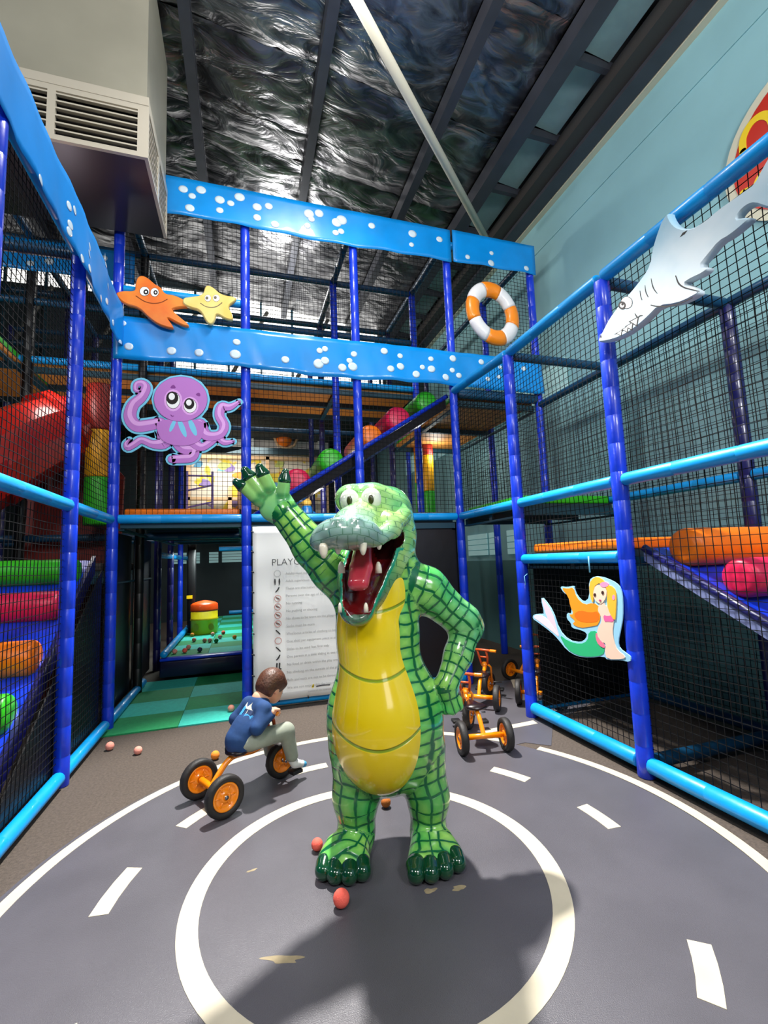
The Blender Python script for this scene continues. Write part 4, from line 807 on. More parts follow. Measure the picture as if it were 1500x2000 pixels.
for k,z in enumerate((.25,.55,.85,1.12)): f=MB(); f.tube([(0,0,z-.05),(.42,0,z+.05 if k<3 else z-.05)],.016,8); f.build('rung',mat('mauve_tube',(130,115,190)),t)
# distant child in blue (small)
t=thing('person','child in a shiny blue jacket sitting far back on the deck, seen through the net','person',(1.05,7.9,2.03))
sdf_part('body',mat('blue_jacket',(18,110,190),.35,coat=.3),t,[('c',(0,0,.12),(0,0,.32),.13,.11),('c',(-.12,0,.30),(-.17,-.08,.12),.05,.04),('c',(.12,0,.30),(.17,-.08,.12),.05,.04),('e',(0,0,.40),(.09,.09,.08))],h=.012,k=.03)
sdf_part('hair',mat('blond_hair',(205,165,70),.6),t,[('e',(0,.0,.50),(.085,.09,.08))],h=.012)
sdf_part('trousers',mat('navy_cloth',(22,30,60),.7),t,[('c',(-.06,0,.07),(-.12,-.28,.06),.075,.06),('c',(.06,0,.07),(.12,-.28,.06),.075,.06)],h=.012)
t=thing('toy_bin','dark bin with a yellow toy on the deck behind the raised hand','bin',(.05,9.3,2.04)); f=MB(); f.tube([(0,0,0),(0,0,.5),(0,0,.52)],[.2,.26,.25],16); f.build('bin',mat('dark_bin',(45,48,45),.5),t); sdf_part('toy',mat('amber_toy',(230,160,30),.5),t,[('c',(0,-.1,.5),(.1,-.1,.75),.08,.05)],h=.012)
# ---------------------------------------------------------------- flat cut-out figures (printed boards)
def pc(n,c,coat=.0): return mat(n,c,.6,coat=coat,spec=.25)
Yo=4.985
ln=pc('print_outline',(118,58,128))
t=thing('octopus_cutout','purple octopus cut-out board with big eyes, tied to the net at the left','sign',(0,0,0))
mb=MB(); T=[OC1,OC2,OC3,OC4,OC5]
for k in T: stroke_mesh(mb,k,'xz',Yo,Yo+.012,grow=.024)
mb.prism([(x+(x+.615)*.09,z+(z-3.235)*.1) for x,z in OCH],'xz',Yo-.0003,Yo+.012); mb.prism([(x+(x+.615)*.07,z) for x,z in OCB],'xz',Yo-.0006,Yo+.012)
mb.build('backing_board',pc('pale_blue_print',(120,200,230)),t)
mb=MB(); l1=pc('octopus_purple',(186,120,198)); l2=pc('octopus_light',(222,165,228)); l3=pc('octopus_dark',(130,60,140))
d=Yo-.002
for i,k in enumerate(T):
    dd=d-.0016*i
    stroke_mesh(mb,k,'xz',dd,Yo,grow=.003,mi=1); stroke_mesh(mb,k,'xz',dd-.0004,Yo,mi=0); stroke_mesh(mb,[(a-.004,b+w*.22,w*.36) for a,b,w in k],'xz',dd-.0008,Yo,mi=2)
mb.prism(smooth_poly(OCB),'xz',d-.0094,Yo,0)
for i,k in enumerate((OC1,OC3,OC4)):
    pass
mb.prism(smooth_poly([(x+(x+.615)*.012,z+(z-3.235)*.012) for x,z in OCH]),'xz',d-.0100,Yo,1); mb.prism(smooth_poly(OCH),'xz',d-.0105,Yo,0)
for (x,z,w,h) in ((-.69,2.95,.02,.07),(-.6,2.93,.028,.10),(-.50,2.94,.03,.09)): mb.prism([(x+w*math.cos(2*PI*k/12)-.35*h*math.sin(2*PI*k/12)*(1 if x>-.65 else -1),z+h*math.sin(2*PI*k/12)) for k in range(12)],'xz',d-.0100,Yo,3)
mb.build('octopus_print',[l1,ln,l2,pc('pale_blue_print',(120,200,230))],t)
mb=MB(); wht=pc('print_white',(240,240,240)); blk=pc('print_black',(25,18,20))
def grow(p,s_): cx=sum(q[0] for q in p)/len(p);cz_=sum(q[1] for q in p)/len(p); return [(cx+(x-cx)*s_,cz_+(z-cz_)*s_) for x,z in p]
d2=d-.0107
for E_,I_,L_ in ((OE1,OI1,OL1),(OE2,OI2,OL2)):
    mb.prism(grow(E_,1.35),'xz',d2,Yo,2); mb.prism(grow(E_,1.06),'xz',d2-.0003,Yo,1); mb.prism(E_,'xz',d2-.0006,Yo,0); mb.prism(I_,'xz',d2-.0009,Yo,1); mb.prism(L_,'xz',d2-.0012,Yo,0)
mb.prism(smooth_poly(OB1,1),'xz',d2-.0005,Yo,3); mb.prism(smooth_poly(OB2,1),'xz',d2-.0005,Yo,3); stroke_mesh(mb,OM,'xz',d2-.0005,Yo,mi=3)
mb.build('face_print',[wht,blk,l2,l3],t)
def puffy(name,poly,plane,d0,d1,m,parent,bev=.012):
    """thick board with rounded edges"""
    mb=MB(); cx=sum(q[0] for q in poly)/len(poly); P=lambda q,dd:(q[0],dd,q[1]) if plane=='xz' else (dd,q[0],q[1])
    n=len(poly); 
    A=sum(poly[i][0]*poly[(i+1)%n][1]-poly[(i+1)%n][0]*poly[i][1] for i in range(n))
    def inset(o):
        out=[]
        for i in range(n):
            a,b,c=poly[i-1],poly[i],poly[(i+1)%n]
            n1=Vector((b[1]-a[1],a[0]-b[0]));n2=Vector((c[1]-b[1],b[0]-c[0])); n1.normalize() if n1.length else None; n2.normalize() if n2.length else None
            nn=(n1+n2); nn=nn.normalized() if nn.length>1e-6 else n1
            if A<0: nn=-nn
            out.append((b[0]-nn.x*o,b[1]-nn.y*o))
        return out
    ringsd=[(inset(0),d1),(inset(0),d0+(d1-d0)*.45),(inset(bev*.35),d0+(d1-d0)*.15),(inset(bev),d0)]
    vs=[];fs=[]
    for r,dd in ringsd: vs+=[P(q,dd) for q in r]
    for k in range(3):
        for i in range(n): fs.append((k*n+i,k*n+(i+1)%n,(k+1)*n+(i+1)%n,(k+1)*n+i))
    from mathutils.geometry import tessellate_polygon
    mb.add(vs,fs,0,True)
    tr=tessellate_polygon([[Vector((q[0],q[1],0)) for q in ringsd[3][0]]]); mb.add([P(q,d0) for q in ringsd[3][0]],[tuple(t_) for t_ in tr]); mb.add([P(q,d1) for q in poly],[tuple(t_) for t_ in tr])
    return mb.build(name,m,parent)
Ys=4.95
t=thing('starfish_cutout','orange smiling starfish cut-out board, left of the pale yellow one','sign',(0,0,0))
puffy('starfish_board',smooth_poly(ST1),'xz',Ys-.01,Ys+.03,mat('starfish_orange',(228,108,34),.35,rgb2=(240,140,50),scale=4,coat=.4),t)
mb=MB()
for E_,I_ in ((SE1,SI1),(SE2,SI2)): mb.prism(grow(E_,1.08),'xz',Ys-.0112,Ys,1); mb.prism(E_,'xz',Ys-.0118,Ys,0); mb.prism(I_,'xz',Ys-.0124,Ys,1); mb.prism(grow(I_,.4),'xz',Ys-.013,Ys,0)
stroke_mesh(mb,SM1,'xz',Ys-.0112,Ys,mi=2); mb.build('face_print',[wht,blk,pc('brown_line',(130,60,20))],t)
t=thing('starfish_cutout','small pale yellow smiling starfish cut-out board','sign',(0,0,0))
puffy('starfish_board',smooth_poly(ST2),'xz',Ys-.03,Ys+.01,mat('starfish_yellow',(235,195,95),.35,rgb2=(240,215,135),scale=4,coat=.4),t)
mb=MB()
for E_,I_ in ((SE3,SI3),(SE4,SI4)): mb.prism(grow(E_,1.08),'xz',Ys-.0312,Ys,1); mb.prism(E_,'xz',Ys-.0318,Ys,0); mb.prism(I_,'xz',Ys-.0324,Ys,1)
stroke_mesh(mb,SM2,'xz',Ys-.0312,Ys,mi=1); mb.build('face_print',[wht,pc('grey_line',(110,100,80))],t)
# shark
Xs=2.455
t=thing('shark_cutout','white and pale blue shark cut-out board diving along the top right rail','sign',(0,0,0))
puffy('shark_board',smooth_poly(SH,1),'yz',Xs-.02,Xs+.03,mat('shark_white',(140,180,200),.5,rgb2=(200,214,222),scale=1.3,lo=.4,hi=.6,coat=.3),t,bev=.010)
mb=MB(); x=Xs-.0205
mb.prism(grow(SHE,1.1),'yz',x-.0005,x+.002,1); mb.prism(SHE,'yz',x-.001,x+.002,0); mb.prism(SHI,'yz',x-.0015,x+.002,1); mb.prism(grow(SHI,.55),'yz',x-.002,x,0); mb.prism(grow(SHL,.8),'yz',x-.0025,x,1)
mb.build('eye_print',[wht,blk],t)
mb=MB()
for k in (SHF,SHG,SG1,SG2,SG3,SHM,SHN): stroke_mesh(mb,k,'yz',x-.0006,x+.002,mi=0)
mb.prism(SD1,'yz',x-.0006,x+.002,0); mb.prism(SNO,'yz',x-.0006,x+.002,0)
for k in (STT0,STT1,STT2,STT3): mb.prism(grow(k,1.5),'yz',x-.0007,x+.002,0); mb.prism(k,'yz',x-.0012,x+.002,1)
tag(mb.build('line_print',[blk,wht],t),kind='stuff')
# mermaid
Xm=2.49
t=thing('mermaid_cutout','blonde mermaid cut-out board hanging in front of the black panel','sign',(0,0,0))
mb=MB(); mb.prism(smooth_poly(MB_,1),'yz',Xm,Xm+.008); mb.build('backing_board',pc('mermaid_backing',(150,205,235)),t)
L=[(MF1,(238,205,220)),(MF2,(244,218,228)),(MT,(45,180,120)),(MH1,(245,150,35)),(MH3,(235,115,25)),(MBo,(240,205,185)),(MPk,(235,120,150)),(MTop,(225,100,160)),(MFa,(245,212,190)),(MH2,(250,185,60)),(MFl,(240,150,190)),(MFl2,(240,150,190)),(ME1,(60,35,30)),(ME2,(60,35,30)),(MLp,(190,70,120))]
mb=MB(); ms=[]
for i,(pl_,c) in enumerate(L):
    ms.append(pc('mermaid_print_%d'%i,c)); q=smooth_poly(pl_,1) if len(pl_)<16 or i<12 else pl_
    mb.prism(q,'yz',Xm-.0007*(i+1),Xm,i)
mb.build('mermaid_print',ms,t)
mb=MB(); mb.tube([(Xm,2.86,1.35),(Xm-.01,2.85,1.42),(Xm,2.86,1.47)],.006,6); mb.tube([(Xm,3.70,1.22),(Xm,3.71,1.30),(Xm+.04,3.72,1.32)],.003,6); mb.build('tie_loop',pc('tie_cyan',(120,190,220)),t)
# life ring
t=thing('life_ring','white and orange padded life ring hung on the upper right net','life ring',(3.13,4.97,4.65),0)
t.rotation_euler=(0,-.38,0)
Rm,rm=.30,.092; M_lw=mat('white_pvc',(235,235,238),.35,bump=.35,bscale=14,coat=.3); M_lo=mat('orange_pvc',(248,140,20),.35,bump=.5,bscale=14,coat=.3)
for k in range(8):
    a0=2*PI*k/8+.0; a1=2*PI*(k+1)/8; n=8; vs=[];fs=[]
    for i in range(n+1):
        a=a0+(a1-a0)*i/n; pr=rm*(1-.03*(1 if i in (0,n) else 0))
        for j in range(16): b_=2*PI*j/16; q=Rm+pr*math.cos(b_); vs.append((q*math.cos(a)*.95,pr*.8*math.sin(b_),q*math.sin(a)*1.12))
    for i in range(n):
        for j in range(16): fs.append((i*16+j,i*16+(j+1)%16,(i+1)*16+(j+1)%16,(i+1)*16+j))
    fs+=[tuple(range(16)),tuple(n*16+j for j in range(16))]
    mb=MB(); mb.add(vs,fs,0,True); o=mb.build('ring_segment',M_lo if k%2 else M_lw,t); o['label']='orange segment' if k%2 else 'white segment'
# round red wall sign
t=thing('round_sign','round red sign with yellow letters on the teal wall, cut by the right edge','sign',(4.19,2.05,4.72))
def disc(rr,x0,x1,name,m,cy=0,czz=0,ky=1):
    mb=MB(); mb.prism([(cy+rr*ky*math.cos(2*PI*k/40),czz+rr*math.sin(2*PI*k/40)) for k in range(40)],'yz',x0,x1); return mb.build(name,m,t)
disc(.64,-.02,0,'cream_rim',M_trim); disc(.56,-.026,-.02,'red_face',mat('sign_red',(190,35,15),.4)); 
def text(s_,size,m,parent,loc_,rot,name='lettering',ext=.001,align='LEFT',sx=1,off=0):
    c=bpy.data.curves.new(name,'FONT'); c.body=s_; c.size=size; c.extrude=ext; c.align_x=align; c.offset=off; c.resolution_u=3
    o=bpy.data.objects.new('tmp',c); C.objects.link(o); dg=bpy.context.evaluated_depsgraph_get(); me=bpy.data.meshes.new_from_object(o.evaluated_get(dg)); bpy.data.objects.remove(o)
    me.materials.clear(); me.materials.append(m); o=bpy.data.objects.new(name,me); C.objects.link(o); o.parent=parent; o.location=loc_; o.rotation_euler=rot; o.scale=(sx,1,1); return o
mb=MB(); arc=[(.34+.12*math.cos(a),.22+.16*math.sin(a),.06) for a in (-.2,.5,1.2,1.9,2.6,3.3,4.0,4.7)]
stroke_mesh(mb,[(-q[0]*-1,q[1],q[2]) for q in arc],'yz',-.030,-.026); mb.build('lettering',mat('sign_yellow',(235,200,30),.4),t)
mb=MB(); stroke_mesh(mb,[(.50,-.16,.05),(.40,-.20,.09),(.33,-.14,.09),(.26,-.18,.05)],'yz',-.030,-.026); mb.build('yellow_mark',mat('sign_yellow',(235,200,30)),t)
# ---------------------------------------------------------------- rules banner
t=thing('rules_banner','white vinyl banner of playground rules laced to the frame behind the crocodile','sign',(.09,5.0,.10))
M_vin=mat('white_vinyl',(222,222,220),.45,noise=.02,scale=2,bump=.1,bscale=4)
f=MB(); n=24;vs=[];fs=[]
for i in range(n+1):
    for j in range(n+1): vs.append((1.17*i/n,.004*math.sin(i*.7+j*.3)+.004*math.sin(j*.9),1.80*j/n))
for i in range(n):
    for j in range(n): k=i*(n+1)+j; fs.append((k,k+n+1,k+n+2,k+1))
f.add(vs,fs,0,True); o=f.build('vinyl_sheet',M_vin,t,fix=False); md=o.modifiers.new('s','SOLIDIFY'); md.thickness=.002
M_ink=mat('dark_ink',(70,70,75),.6); M_ink2=mat('faded_ink',(165,165,165),.6); M_ir=mat('red_ink',(190,120,110),.6)
text('PLAYGROUND RULES',.10,M_ink,t,(.19,-.012,1.385),(PI/2,0,0),off=-.0012)
lines=['Adults must supervise children at all times','Adult supervision required at all times','These are alternative rules of the play','Persons over the age of 12 years','No running','No pushing or shoving','No shoes to be worn on the playground','Socks must be worn','Wet/loose articles of clothing to be worn','One child per equipment piece at any one time','Slides to be used feet first only','One person at a time sliding at one time','No food or drink within the play area','No climbing on the outside of the play','Balls and mats are not to be thrown','We are not responsible for lost items']
for i,l in enumerate(lines):
    text(l,.036,M_ink2,t,(.335,-.012,1.285-.0785*i),(PI/2,0,0),ext=.0006)
for i in range(13):
    z=1.30-.087*i; f=MB(); x=.25
    if i in (0,3,4,5,6,8):
        for k in range(16):
            a=2*PI*k/16;b_=2*PI*(k+1)/16; f.add([(x+.036*math.cos(a),-.013,z+.036*math.sin(a)),(x+.036*math.cos(b_),-.013,z+.036*math.sin(b_)),(x+.031*math.cos(b_),-.013,z+.031*math.sin(b_)),(x+.031*math.cos(a),-.013,z+.031*math.sin(a))],[(0,1,2,3)],0)
        if i not in (0,8): stroke_mesh(f,[(x-.015,z+.01,.012),(x,z,.014),(x+.016,z-.008,.010)],'xz',-.014,-.012,mi=1); stroke_mesh(f,[(x-.024,z+.022,.004),(x+.024,z-.022,.004)],'xz',-.0142,-.012,mi=0)
    elif i==1: 
        for dx in (-.026,.02): stroke_mesh(f,[(x+dx,z-.03,.008),(x+dx,z,.016),(x+dx,z+.028,.010)],'xz',-.014,-.012,mi=1)
    elif i==11: stroke_mesh(f,[(x-.016,z+.03,.014),(x-.018,z-.02,.014),(x-.004,z-.026,.012)],'xz',-.014,-.012,mi=1); stroke_mesh(f,[(x+.012,z+.03,.014),(x+.010,z-.02,.014),(x+.024,z-.026,.012)],'xz',-.014,-.012,mi=1)
    else: stroke_mesh(f,[(x+.014,z+.026,.012),(x,z,.014),(x-.02,z-.02,.010)] if i%2==0 else [(x-.02,z+.02,.010),(x,z,.012),(x+.018,z-.02,.012)],'xz',-.014,-.012,mi=1)
    f.build('rule_symbol',[M_ir if i not in (0,) else M_ink2,mat('black_ink',(40,40,42),.6)],t)
f=MB(); stroke_mesh(f,[(.64,.10,.012),(.70,.105,.012),(.78,.10,.010)],'xz',-.014,-.012); f.build('maker_logo',[M_ink],t); f=MB(); stroke_mesh(f,[(.60,.10,.02),(.605,.12,.014)],'xz',-.014,-.012); f.build('logo_flame',[M_yellow],t)
text('commercial play equipment',.022,M_ink2,t,(.55,-.012,.055),(PI/2,0,0),ext=.0005)
f=MB(); stroke_mesh(f,[(.60,1.66,.04),(.70,1.68,.05),(.80,1.66,.03)],'xz',-.014,-.012); f.build('crest_print',[M_yellow],t)
for k in range(9):
    for x in (.012,1.155): f=MB(); f.tube([(x,-.012,.06+.21*k),(x-.03 if x<.5 else x+.03,-.02,.07+.21*k)],.006,6); f.build('lacing_tie',M_black,t)
for x in (.25,.55,.85): 
    f=MB(); f.tube([(x,-.012,.02),(x,-.02,-.01)],.007,6); f.build('lacing_tie',M_black,t)
# ---------------------------------------------------------------- tricycles
def wheel(parent,x,y,r,w,label=None):
    tt=bpy.data.objects.new('wheel',None); 
    mb=MB(); n=32; prof=[(-w/2*.5,r*.64),(-w/2,r*.74),(-w/2*.95,r*.93),(-w/2*.6,r*.985),(0,r),(w/2*.6,r*.985),(w/2*.95,r*.93),(w/2,r*.74),(w/2*.5,r*.64)]
    def lathe(prof,mi=0,closed=False):
        vs=[];fs=[];m_=len(prof)
        for i in range(n):
            a=2*PI*i/n
            for d_,q in prof: vs.append((q*math.cos(a),d_,q*math.sin(a)))
        for i in range(n):
            for j in range(m_-1 if not closed else m_): fs.append((i*m_+j,((i+1)%n)*m_+j,((i+1)%n)*m_+(j+1)%m_,i*m_+(j+1)%m_))
        mb.add(vs,fs,mi,True)
    lathe(prof,0,True); ty=mb.build('tyre',M_tyre,parent); ty.location=(x,y,r)
    mb=MB(); 
    lathe([(-w*.36,r*.67),(-w*.40,r*.62),(-w*.30,r*.56),(-w*.12,r*.50),(-w*.10,r*.30),(-w*.34,r*.24),(-w*.36,r*.12),(w*.36,r*.12),(w*.34,r*.24),(w*.10,r*.30),(w*.12,r*.50),(w*.30,r*.56),(w*.40,r*.62),(w*.36,r*.67)],0,True)
    for k in range(6):
        a=PI/3*k; c,s_=math.cos(a),math.sin(a); mb.tube([(r*.22*c,-w*.10,r*.22*s_),(r*.54*c,-w*.10,r*.54*s_)],r*.05,6)
        mb.tube([(r*.22*c,w*.10,r*.22*s_),(r*.54*c,w*.10,r*.54*s_)],r*.05,6)
    rm_=mb.build('rim',M_orr,ty)
    mb=MB(); mb.tube([(0,-w*.5,0),(0,w*.5,0)],r*.10,12); mb.build('hub',M_metal,ty)
    return ty
M_orm=mat('worn_orange_handle',(205,82,30),.4)
def trike(label,loc_,rz,steer=0.,seat=True,group=None):
    t=thing('tricycle',label,'tricycle',loc_,rz,group); r=.122; w=.056
    wheel(t,0,.175,r,w); wheel(t,0,-.175,r,w)
    f=MB(); f.tube([(0,-.2,r),(0,.2,r)],.0165,12); f.tube([(0,-.14,r),(0,.14,r)],.021,12); f.build('rear_axle',M_orr,t)
    f=MB(); f.tube(crom([(0,0,r),(.04,0,r+.05),(.10,0,.235),(.17,0,.262),(.30,0,.25),(.40,0,.29),(.44,0,.32)],5),.0185,12); f.build('main_tube',M_orr,t)
    # seat
    f=MB(); pts=[(.10,0,.285),(.13,0,.292),(.18,0,.288),(.24,0,.288),(.30,0,.290),(.335,0,.292)]; n=14; vs=[];fs=[]
    wd=[.02,.085,.09,.06,.04,.02];hh=[.01,.022,.024,.02,.018,.008]
    f.tube(pts,wd,16,flat=.28); st=f.build('seat',M_seat,t)
    f=MB(); f.tube([(.44,0,.28),(.435,0,.36)],.024,12); f.build('head_tube',M_orr,t)
    # steering assembly
    sp=bpy.data.objects.new('fork',None); 
    cs,sn=math.cos(steer),math.sin(steer)
    def q(x,y,z): dx=x-.44; return (.44+dx*cs-y*sn,dx*sn+y*cs,z)
    f=MB(); fx=.515
    for s_ in (-1,1): f.tube([q(fx,s_*.040,r),q(fx-.02,s_*.045,.30),q(.44,s_*.036,.34)],.0115,10)
    f.tube([q(.44,-.036,.34),q(.44,.036,.34)],.012,8); f.build('fork',M_orr,t)
    f=MB()
    for s_ in (-1,1): f.tube([q(.44,s_*.036,.34),q(.42,s_*.05,.42),q(.385,s_*.05,.50)],.0115,10)
    f.tube([q(.425,-.05,.415),q(.425,.05,.415)],.009,8); f.build('handle_upright',M_orm,t)
    f=MB(); f.tube([q(.385,-.16,.495),q(.38,0,.50),q(.385,.16,.495)],.0125,10); hb=f.build('handlebar',M_orm,t)
    for s_ in (-1,1): f=MB(); k=[q(.385,s_*(.10+.0085*i),.496) for i in range(9)]; f.tube(k,[.0165 if i%2 else .0145 for i in range(9)],12); f.build('grip',M_orr,hb)
    fw=wheel(t,0,0,r,w); fw.location=q(fx,0,r); fw.rotation_euler=(0,0,steer)
    f=MB(); f.tube([q(fx,.06,r),q(fx,.055,r-.07),q(fx,.14,r-.07)],.007,8); f.tube([q(fx,-.06,r),q(fx,-.055,r+.02),q(fx+.03,-.14,r+.02)],.007,8); f.tube([q(fx,-.06,r),q(fx,.06,r)],.008,8); f.build('crank',M_metal,t)
    for (y,z,x_) in ((.12,r-.07,fx),(-.12,r-.055,fx+.03)):
        a=q(x_,y,z); f=MB(); f.box((a[0]-.04,a[1]-.035,a[2]-.012),(a[0]+.04,a[1]+.035,a[2]+.012),0,.004); f.build('pedal',mat('black_pedal',(20,20,20),.5),t)
    return t
hd=math.atan2(.4828,.8757)
trike('orange tricycle with black tyres ridden by the boy in blue',(-.2,3.22,.004),hd,.0)
# rear view trike right of the crocodile: rear axle between (1.58,3.33) and (1.93,3.26)
trike('orange tricycle parked right beside the crocodile, its two rear wheels facing us',(1.76,3.30,.004),math.radians(80),-.55)
trike('orange tricycle parked second, behind the nearest parked one',(2.21,4.20,.004),math.radians(52),-.3)
trike('orange tricycle parked just behind the blue post of the right deck',(2.79,4.08,.004),math.radians(52),0)
trike('orange tricycle parked farthest back under the right deck',(3.12,4.86,.004),math.radians(12),0)
# ---------------------------------------------------------------- crocodile
kt=thing('crocodile_statue','glossy green cartoon crocodile statue with a yellow belly, waving on the road mat','statue',(.675,2.47,.003),-math.atan2(.62,2.27))
exec_names=None
s=SDF((-.78,-.80,-.03),(.70,.45,2.08),.0085)
c3=lambda q:q[:3]
s.op(('e',c3(HIP[0]),(HIP[0][3],.255,HIP[1][3])),.05)
s.op(('e',c3(CHEST[0]),(CHEST[0][3]*.98,.20,CHEST[1][3])),.08)
s.op(('e',c3(UCH[0]),(UCH[0][3],.17,UCH[1][3])),.06)
for ch in (LEGL,LEGR): s.chain(ch,.05)
s.chain(FOOTL,.04); s.chain(FOOTR,.04)
for ft,tl in ((FOOTL,TOEL),(FOOTR,TOER)):
    for q in tl: s.op(('c',(ft[1][0]+(q[0]-ft[1][0])*.6,-.10,.075),(q[0],q[1]+.035,.055),.052,.044),.03)
s.chain(ARML,.05); s.chain(ARMR,.05); s.chain(FORER,.03); s.chain(HANDR,.03)
s.op(('e',(ARMR[2][0]+.05,.06,ARMR[2][2]-.03),(.055,.055,.06)),.03)
for q in KNR: s.op(('c',(q[0],-.06,q[2]+.03),c3(q),.026,q[3]*1.15),.012)
# palm: flattened
pc_=PALM[1]; s.op(('e',((PALM[0][0]+pc_[0])/2,-.065,(PALM[0][2]+pc_[2])/2),(.088,.045,.098),-.62),.03)
for F_ in (F1,F2,F3,F4): s.chain([F_[0][:3]+(F_[0][3]*1.08,),F_[1][:3]+(F_[1][3]*1.02,)],.004)
# head
s.chain(NECK,.06)
s.op(('e',c3(SKULL[0]),(SKULL[0][3],.17,SKULL[1][3])),.04); s.op(('e',c3(BACKH[0]),(BACKH[0][3],.14,BACKH[1][3])),.05)
for q in EYEB: s.op(('e',(q[0]+(.008 if q[0]>-.05 else .002),q[1]+.02,q[2]+.004),(q[3]*1.12,.11,q[3]*1.1)),.035)
s.op(('e',(-.03,-.05,EYEB[1][2]+.022),(.145,.115,.072)),.03)
s.op(('e',(EYEB[1][0]+.07,-.0,EYEB[1][2]-.0),(.085,.13,.075)),.03)
JW=[JAW[0],JAW[1],JAW[2],JAW[3]]
s.chain(JW,.05)
s.chain(SNB,.04)
s.chain([CAV[0],CAV[1],CAV[2],CAV[3],CAV[4][:2]+(CAV[4][2]+.015,CAV[4][3])],.018,sub=True); s.chain(CAV2,.018,sub=True)
s.op(('e',c3(BULB[0]),(BULB[0][3],.135,BULB[1][3]*.92)),.04)
s.chain(LIPR,.03); s.chain(LIPL,.03); s.op(('c',(LIPR[1][0]-.01,LIPR[1][1]+.02,LIPR[1][2]+.035),(SNB[0][0]+.05,SNB[0][1],SNB[0][2]+.01),.05,.075),.03)
s.op(('e',(BULB[0][0]-.125,-.43,BULB[0][2]-.035),(.05,.09,.045)),.03); s.op(('e',(BULB[0][0]+.11,-.40,BULB[0][2]-.03),(.05,.09,.04)),.03)
for dx in (-.035,.045): s.op(('e',(BULB[0][0]+dx,-.53,BULB[0][2]+.045),(.028,.03,.02)),.02)
s.chain([CAV[1][:3]+(CAV[1][3]*.72,),CAV[2][:3]+(CAV[2][3]*.9,)],.012,sub=True)
s.floor(0.0)
V,Q=s.mesh(2)
# painted colour zones and scale grid coordinates
def D(pr): return SDF.dist(pr,V[:,0],V[:,1],V[:,2])
def chd(ch):
    best=np.full(len(V),9.);S_=np.zeros(len(V));TH=np.zeros(len(V));acc=0
    for a,b_ in zip(ch[:-1],ch[1:]):
        A=np.array(a[:3]);B=np.array(b_[:3]);d=B-A;L=np.linalg.norm(d);d=d/L; P_=V-A; t_=P_@d; tc_=np.clip(t_,0,L); W=P_-tc_[:,None]*d; dist=np.linalg.norm(W,axis=1)-(a[3]+(b_[3]-a[3])*tc_/L)
        e1=np.cross(d,[0,1,0]); e1/=np.linalg.norm(e1); e2=np.cross(d,e1); th=np.arctan2(W@e1,-(V[:,1]-(A[1]+tc_*d[1])))
        m=dist<best; best[m]=dist[m]; S_[m]=acc+tc_[m]+0*t_[m]; TH[m]=th[m]; acc+=L
    return best,S_,TH
groups=[]
tor=np.minimum(np.minimum(D(('e',c3(HIP[0]),(HIP[0][3],.255,HIP[1][3]))),D(('e',c3(CHEST[0]),(CHEST[0][3],.2,CHEST[1][3])))),D(('e',c3(UCH[0]),(UCH[0][3],.17,UCH[1][3]))))
th=np.arctan2(V[:,0]-.03,-(V[:,1])); groups.append((tor,V[:,2],th,.058,13))
for ch,n_ in ((LEGL,10),(LEGR,10),(ARML,9),(ARMR,9),(FORER,8)):
    b0,s0,t0=chd(ch); groups.append((b0,s0,t0,.055 if n_<10 else .06,n_))
for ch in (FOOTL,FOOTR):
    b0,s0,t0=chd(ch); groups.append((b0,-V[:,1],t0,.055,9))
b0,s0,t0=chd(HANDR); groups.append((b0,s0,t0,.05,8))
hd_=[SKULL,BACKH]; hb=np.minimum(D(('e',c3(SKULL[0]),(SKULL[0][3],.17,SKULL[1][3]))),D(('e',c3(BACKH[0]),(BACKH[0][3],.14,BACKH[1][3]))))
hb=np.minimum(hb,chd(SNB)[0]);hb=np.minimum(hb,D(('e',c3(BULB[0]),(BULB[0][3],.135,BULB[1][3]))));hb=np.minimum(hb,chd(LIPR)[0]);hb=np.minimum(hb,chd(JAW)[0]); hb=np.minimum(hb,chd(NECK)[0]-.0)
groups.append((hb,V[:,2]+.3*V[:,1],np.arctan2(V[:,0]+.04,.15+0*V[:,1])*1.0,.036,26))
G=np.argmin(np.stack([g[0] for g in groups]),0); iH=len(groups)-1
gu=np.zeros(len(V));gv=np.zeros(len(V))
for i,g in enumerate(groups):
    m=G==i; gv[m]=g[1][m]/g[3]; gu[m]=g[2][m]/(2*PI)*g[4]
# brick offset on the head
m=G==iH; gu[m]+=.5*(np.floor(gv[m])%2)
def L3(*c): return np.array(lin(c)[:3])
rn=np.random.RandomState(2)
def sn(P_,f,ph): return np.sin(P_[:,0]*f+ph)*np.sin(P_[:,1]*f*1.3+ph*2)*np.sin(P_[:,2]*f*.9+ph*3)
nz=(sn(V,9,1.)+sn(V,17,2.3)*.6+.4*sn(V,31,.7)); nz=np.clip(.5+nz*.8,0,1)[:,None]
col=L3(158,212,96)*nz+L3(84,186,88)*(1-nz)
lin_=np.ones(len(V)) # line strength 1 normal
# teal tint of right arm elbow, leg ankles darker
rb_=np.exp(-((np.linalg.norm(V-np.array(c3(ARMR[3])),axis=1)/.22)**2))[:,None]; col=col*(1-.6*rb_)+L3(80,185,150)*.6*rb_
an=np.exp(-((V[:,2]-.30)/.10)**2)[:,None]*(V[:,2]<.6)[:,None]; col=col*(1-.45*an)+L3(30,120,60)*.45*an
hm=(G==iH); sn_=np.clip((-V[:,1]-.30)/.18,0,1)*hm; sn_=(sn_*(V[:,2]>1.50))[:,None]
col=np.where(hm[:,None],L3(172,214,120)*nz+L3(96,184,110)*(1-nz),col); col=col*(1-sn_)+L3(140,172,164)*sn_
lin_[hm]=.32
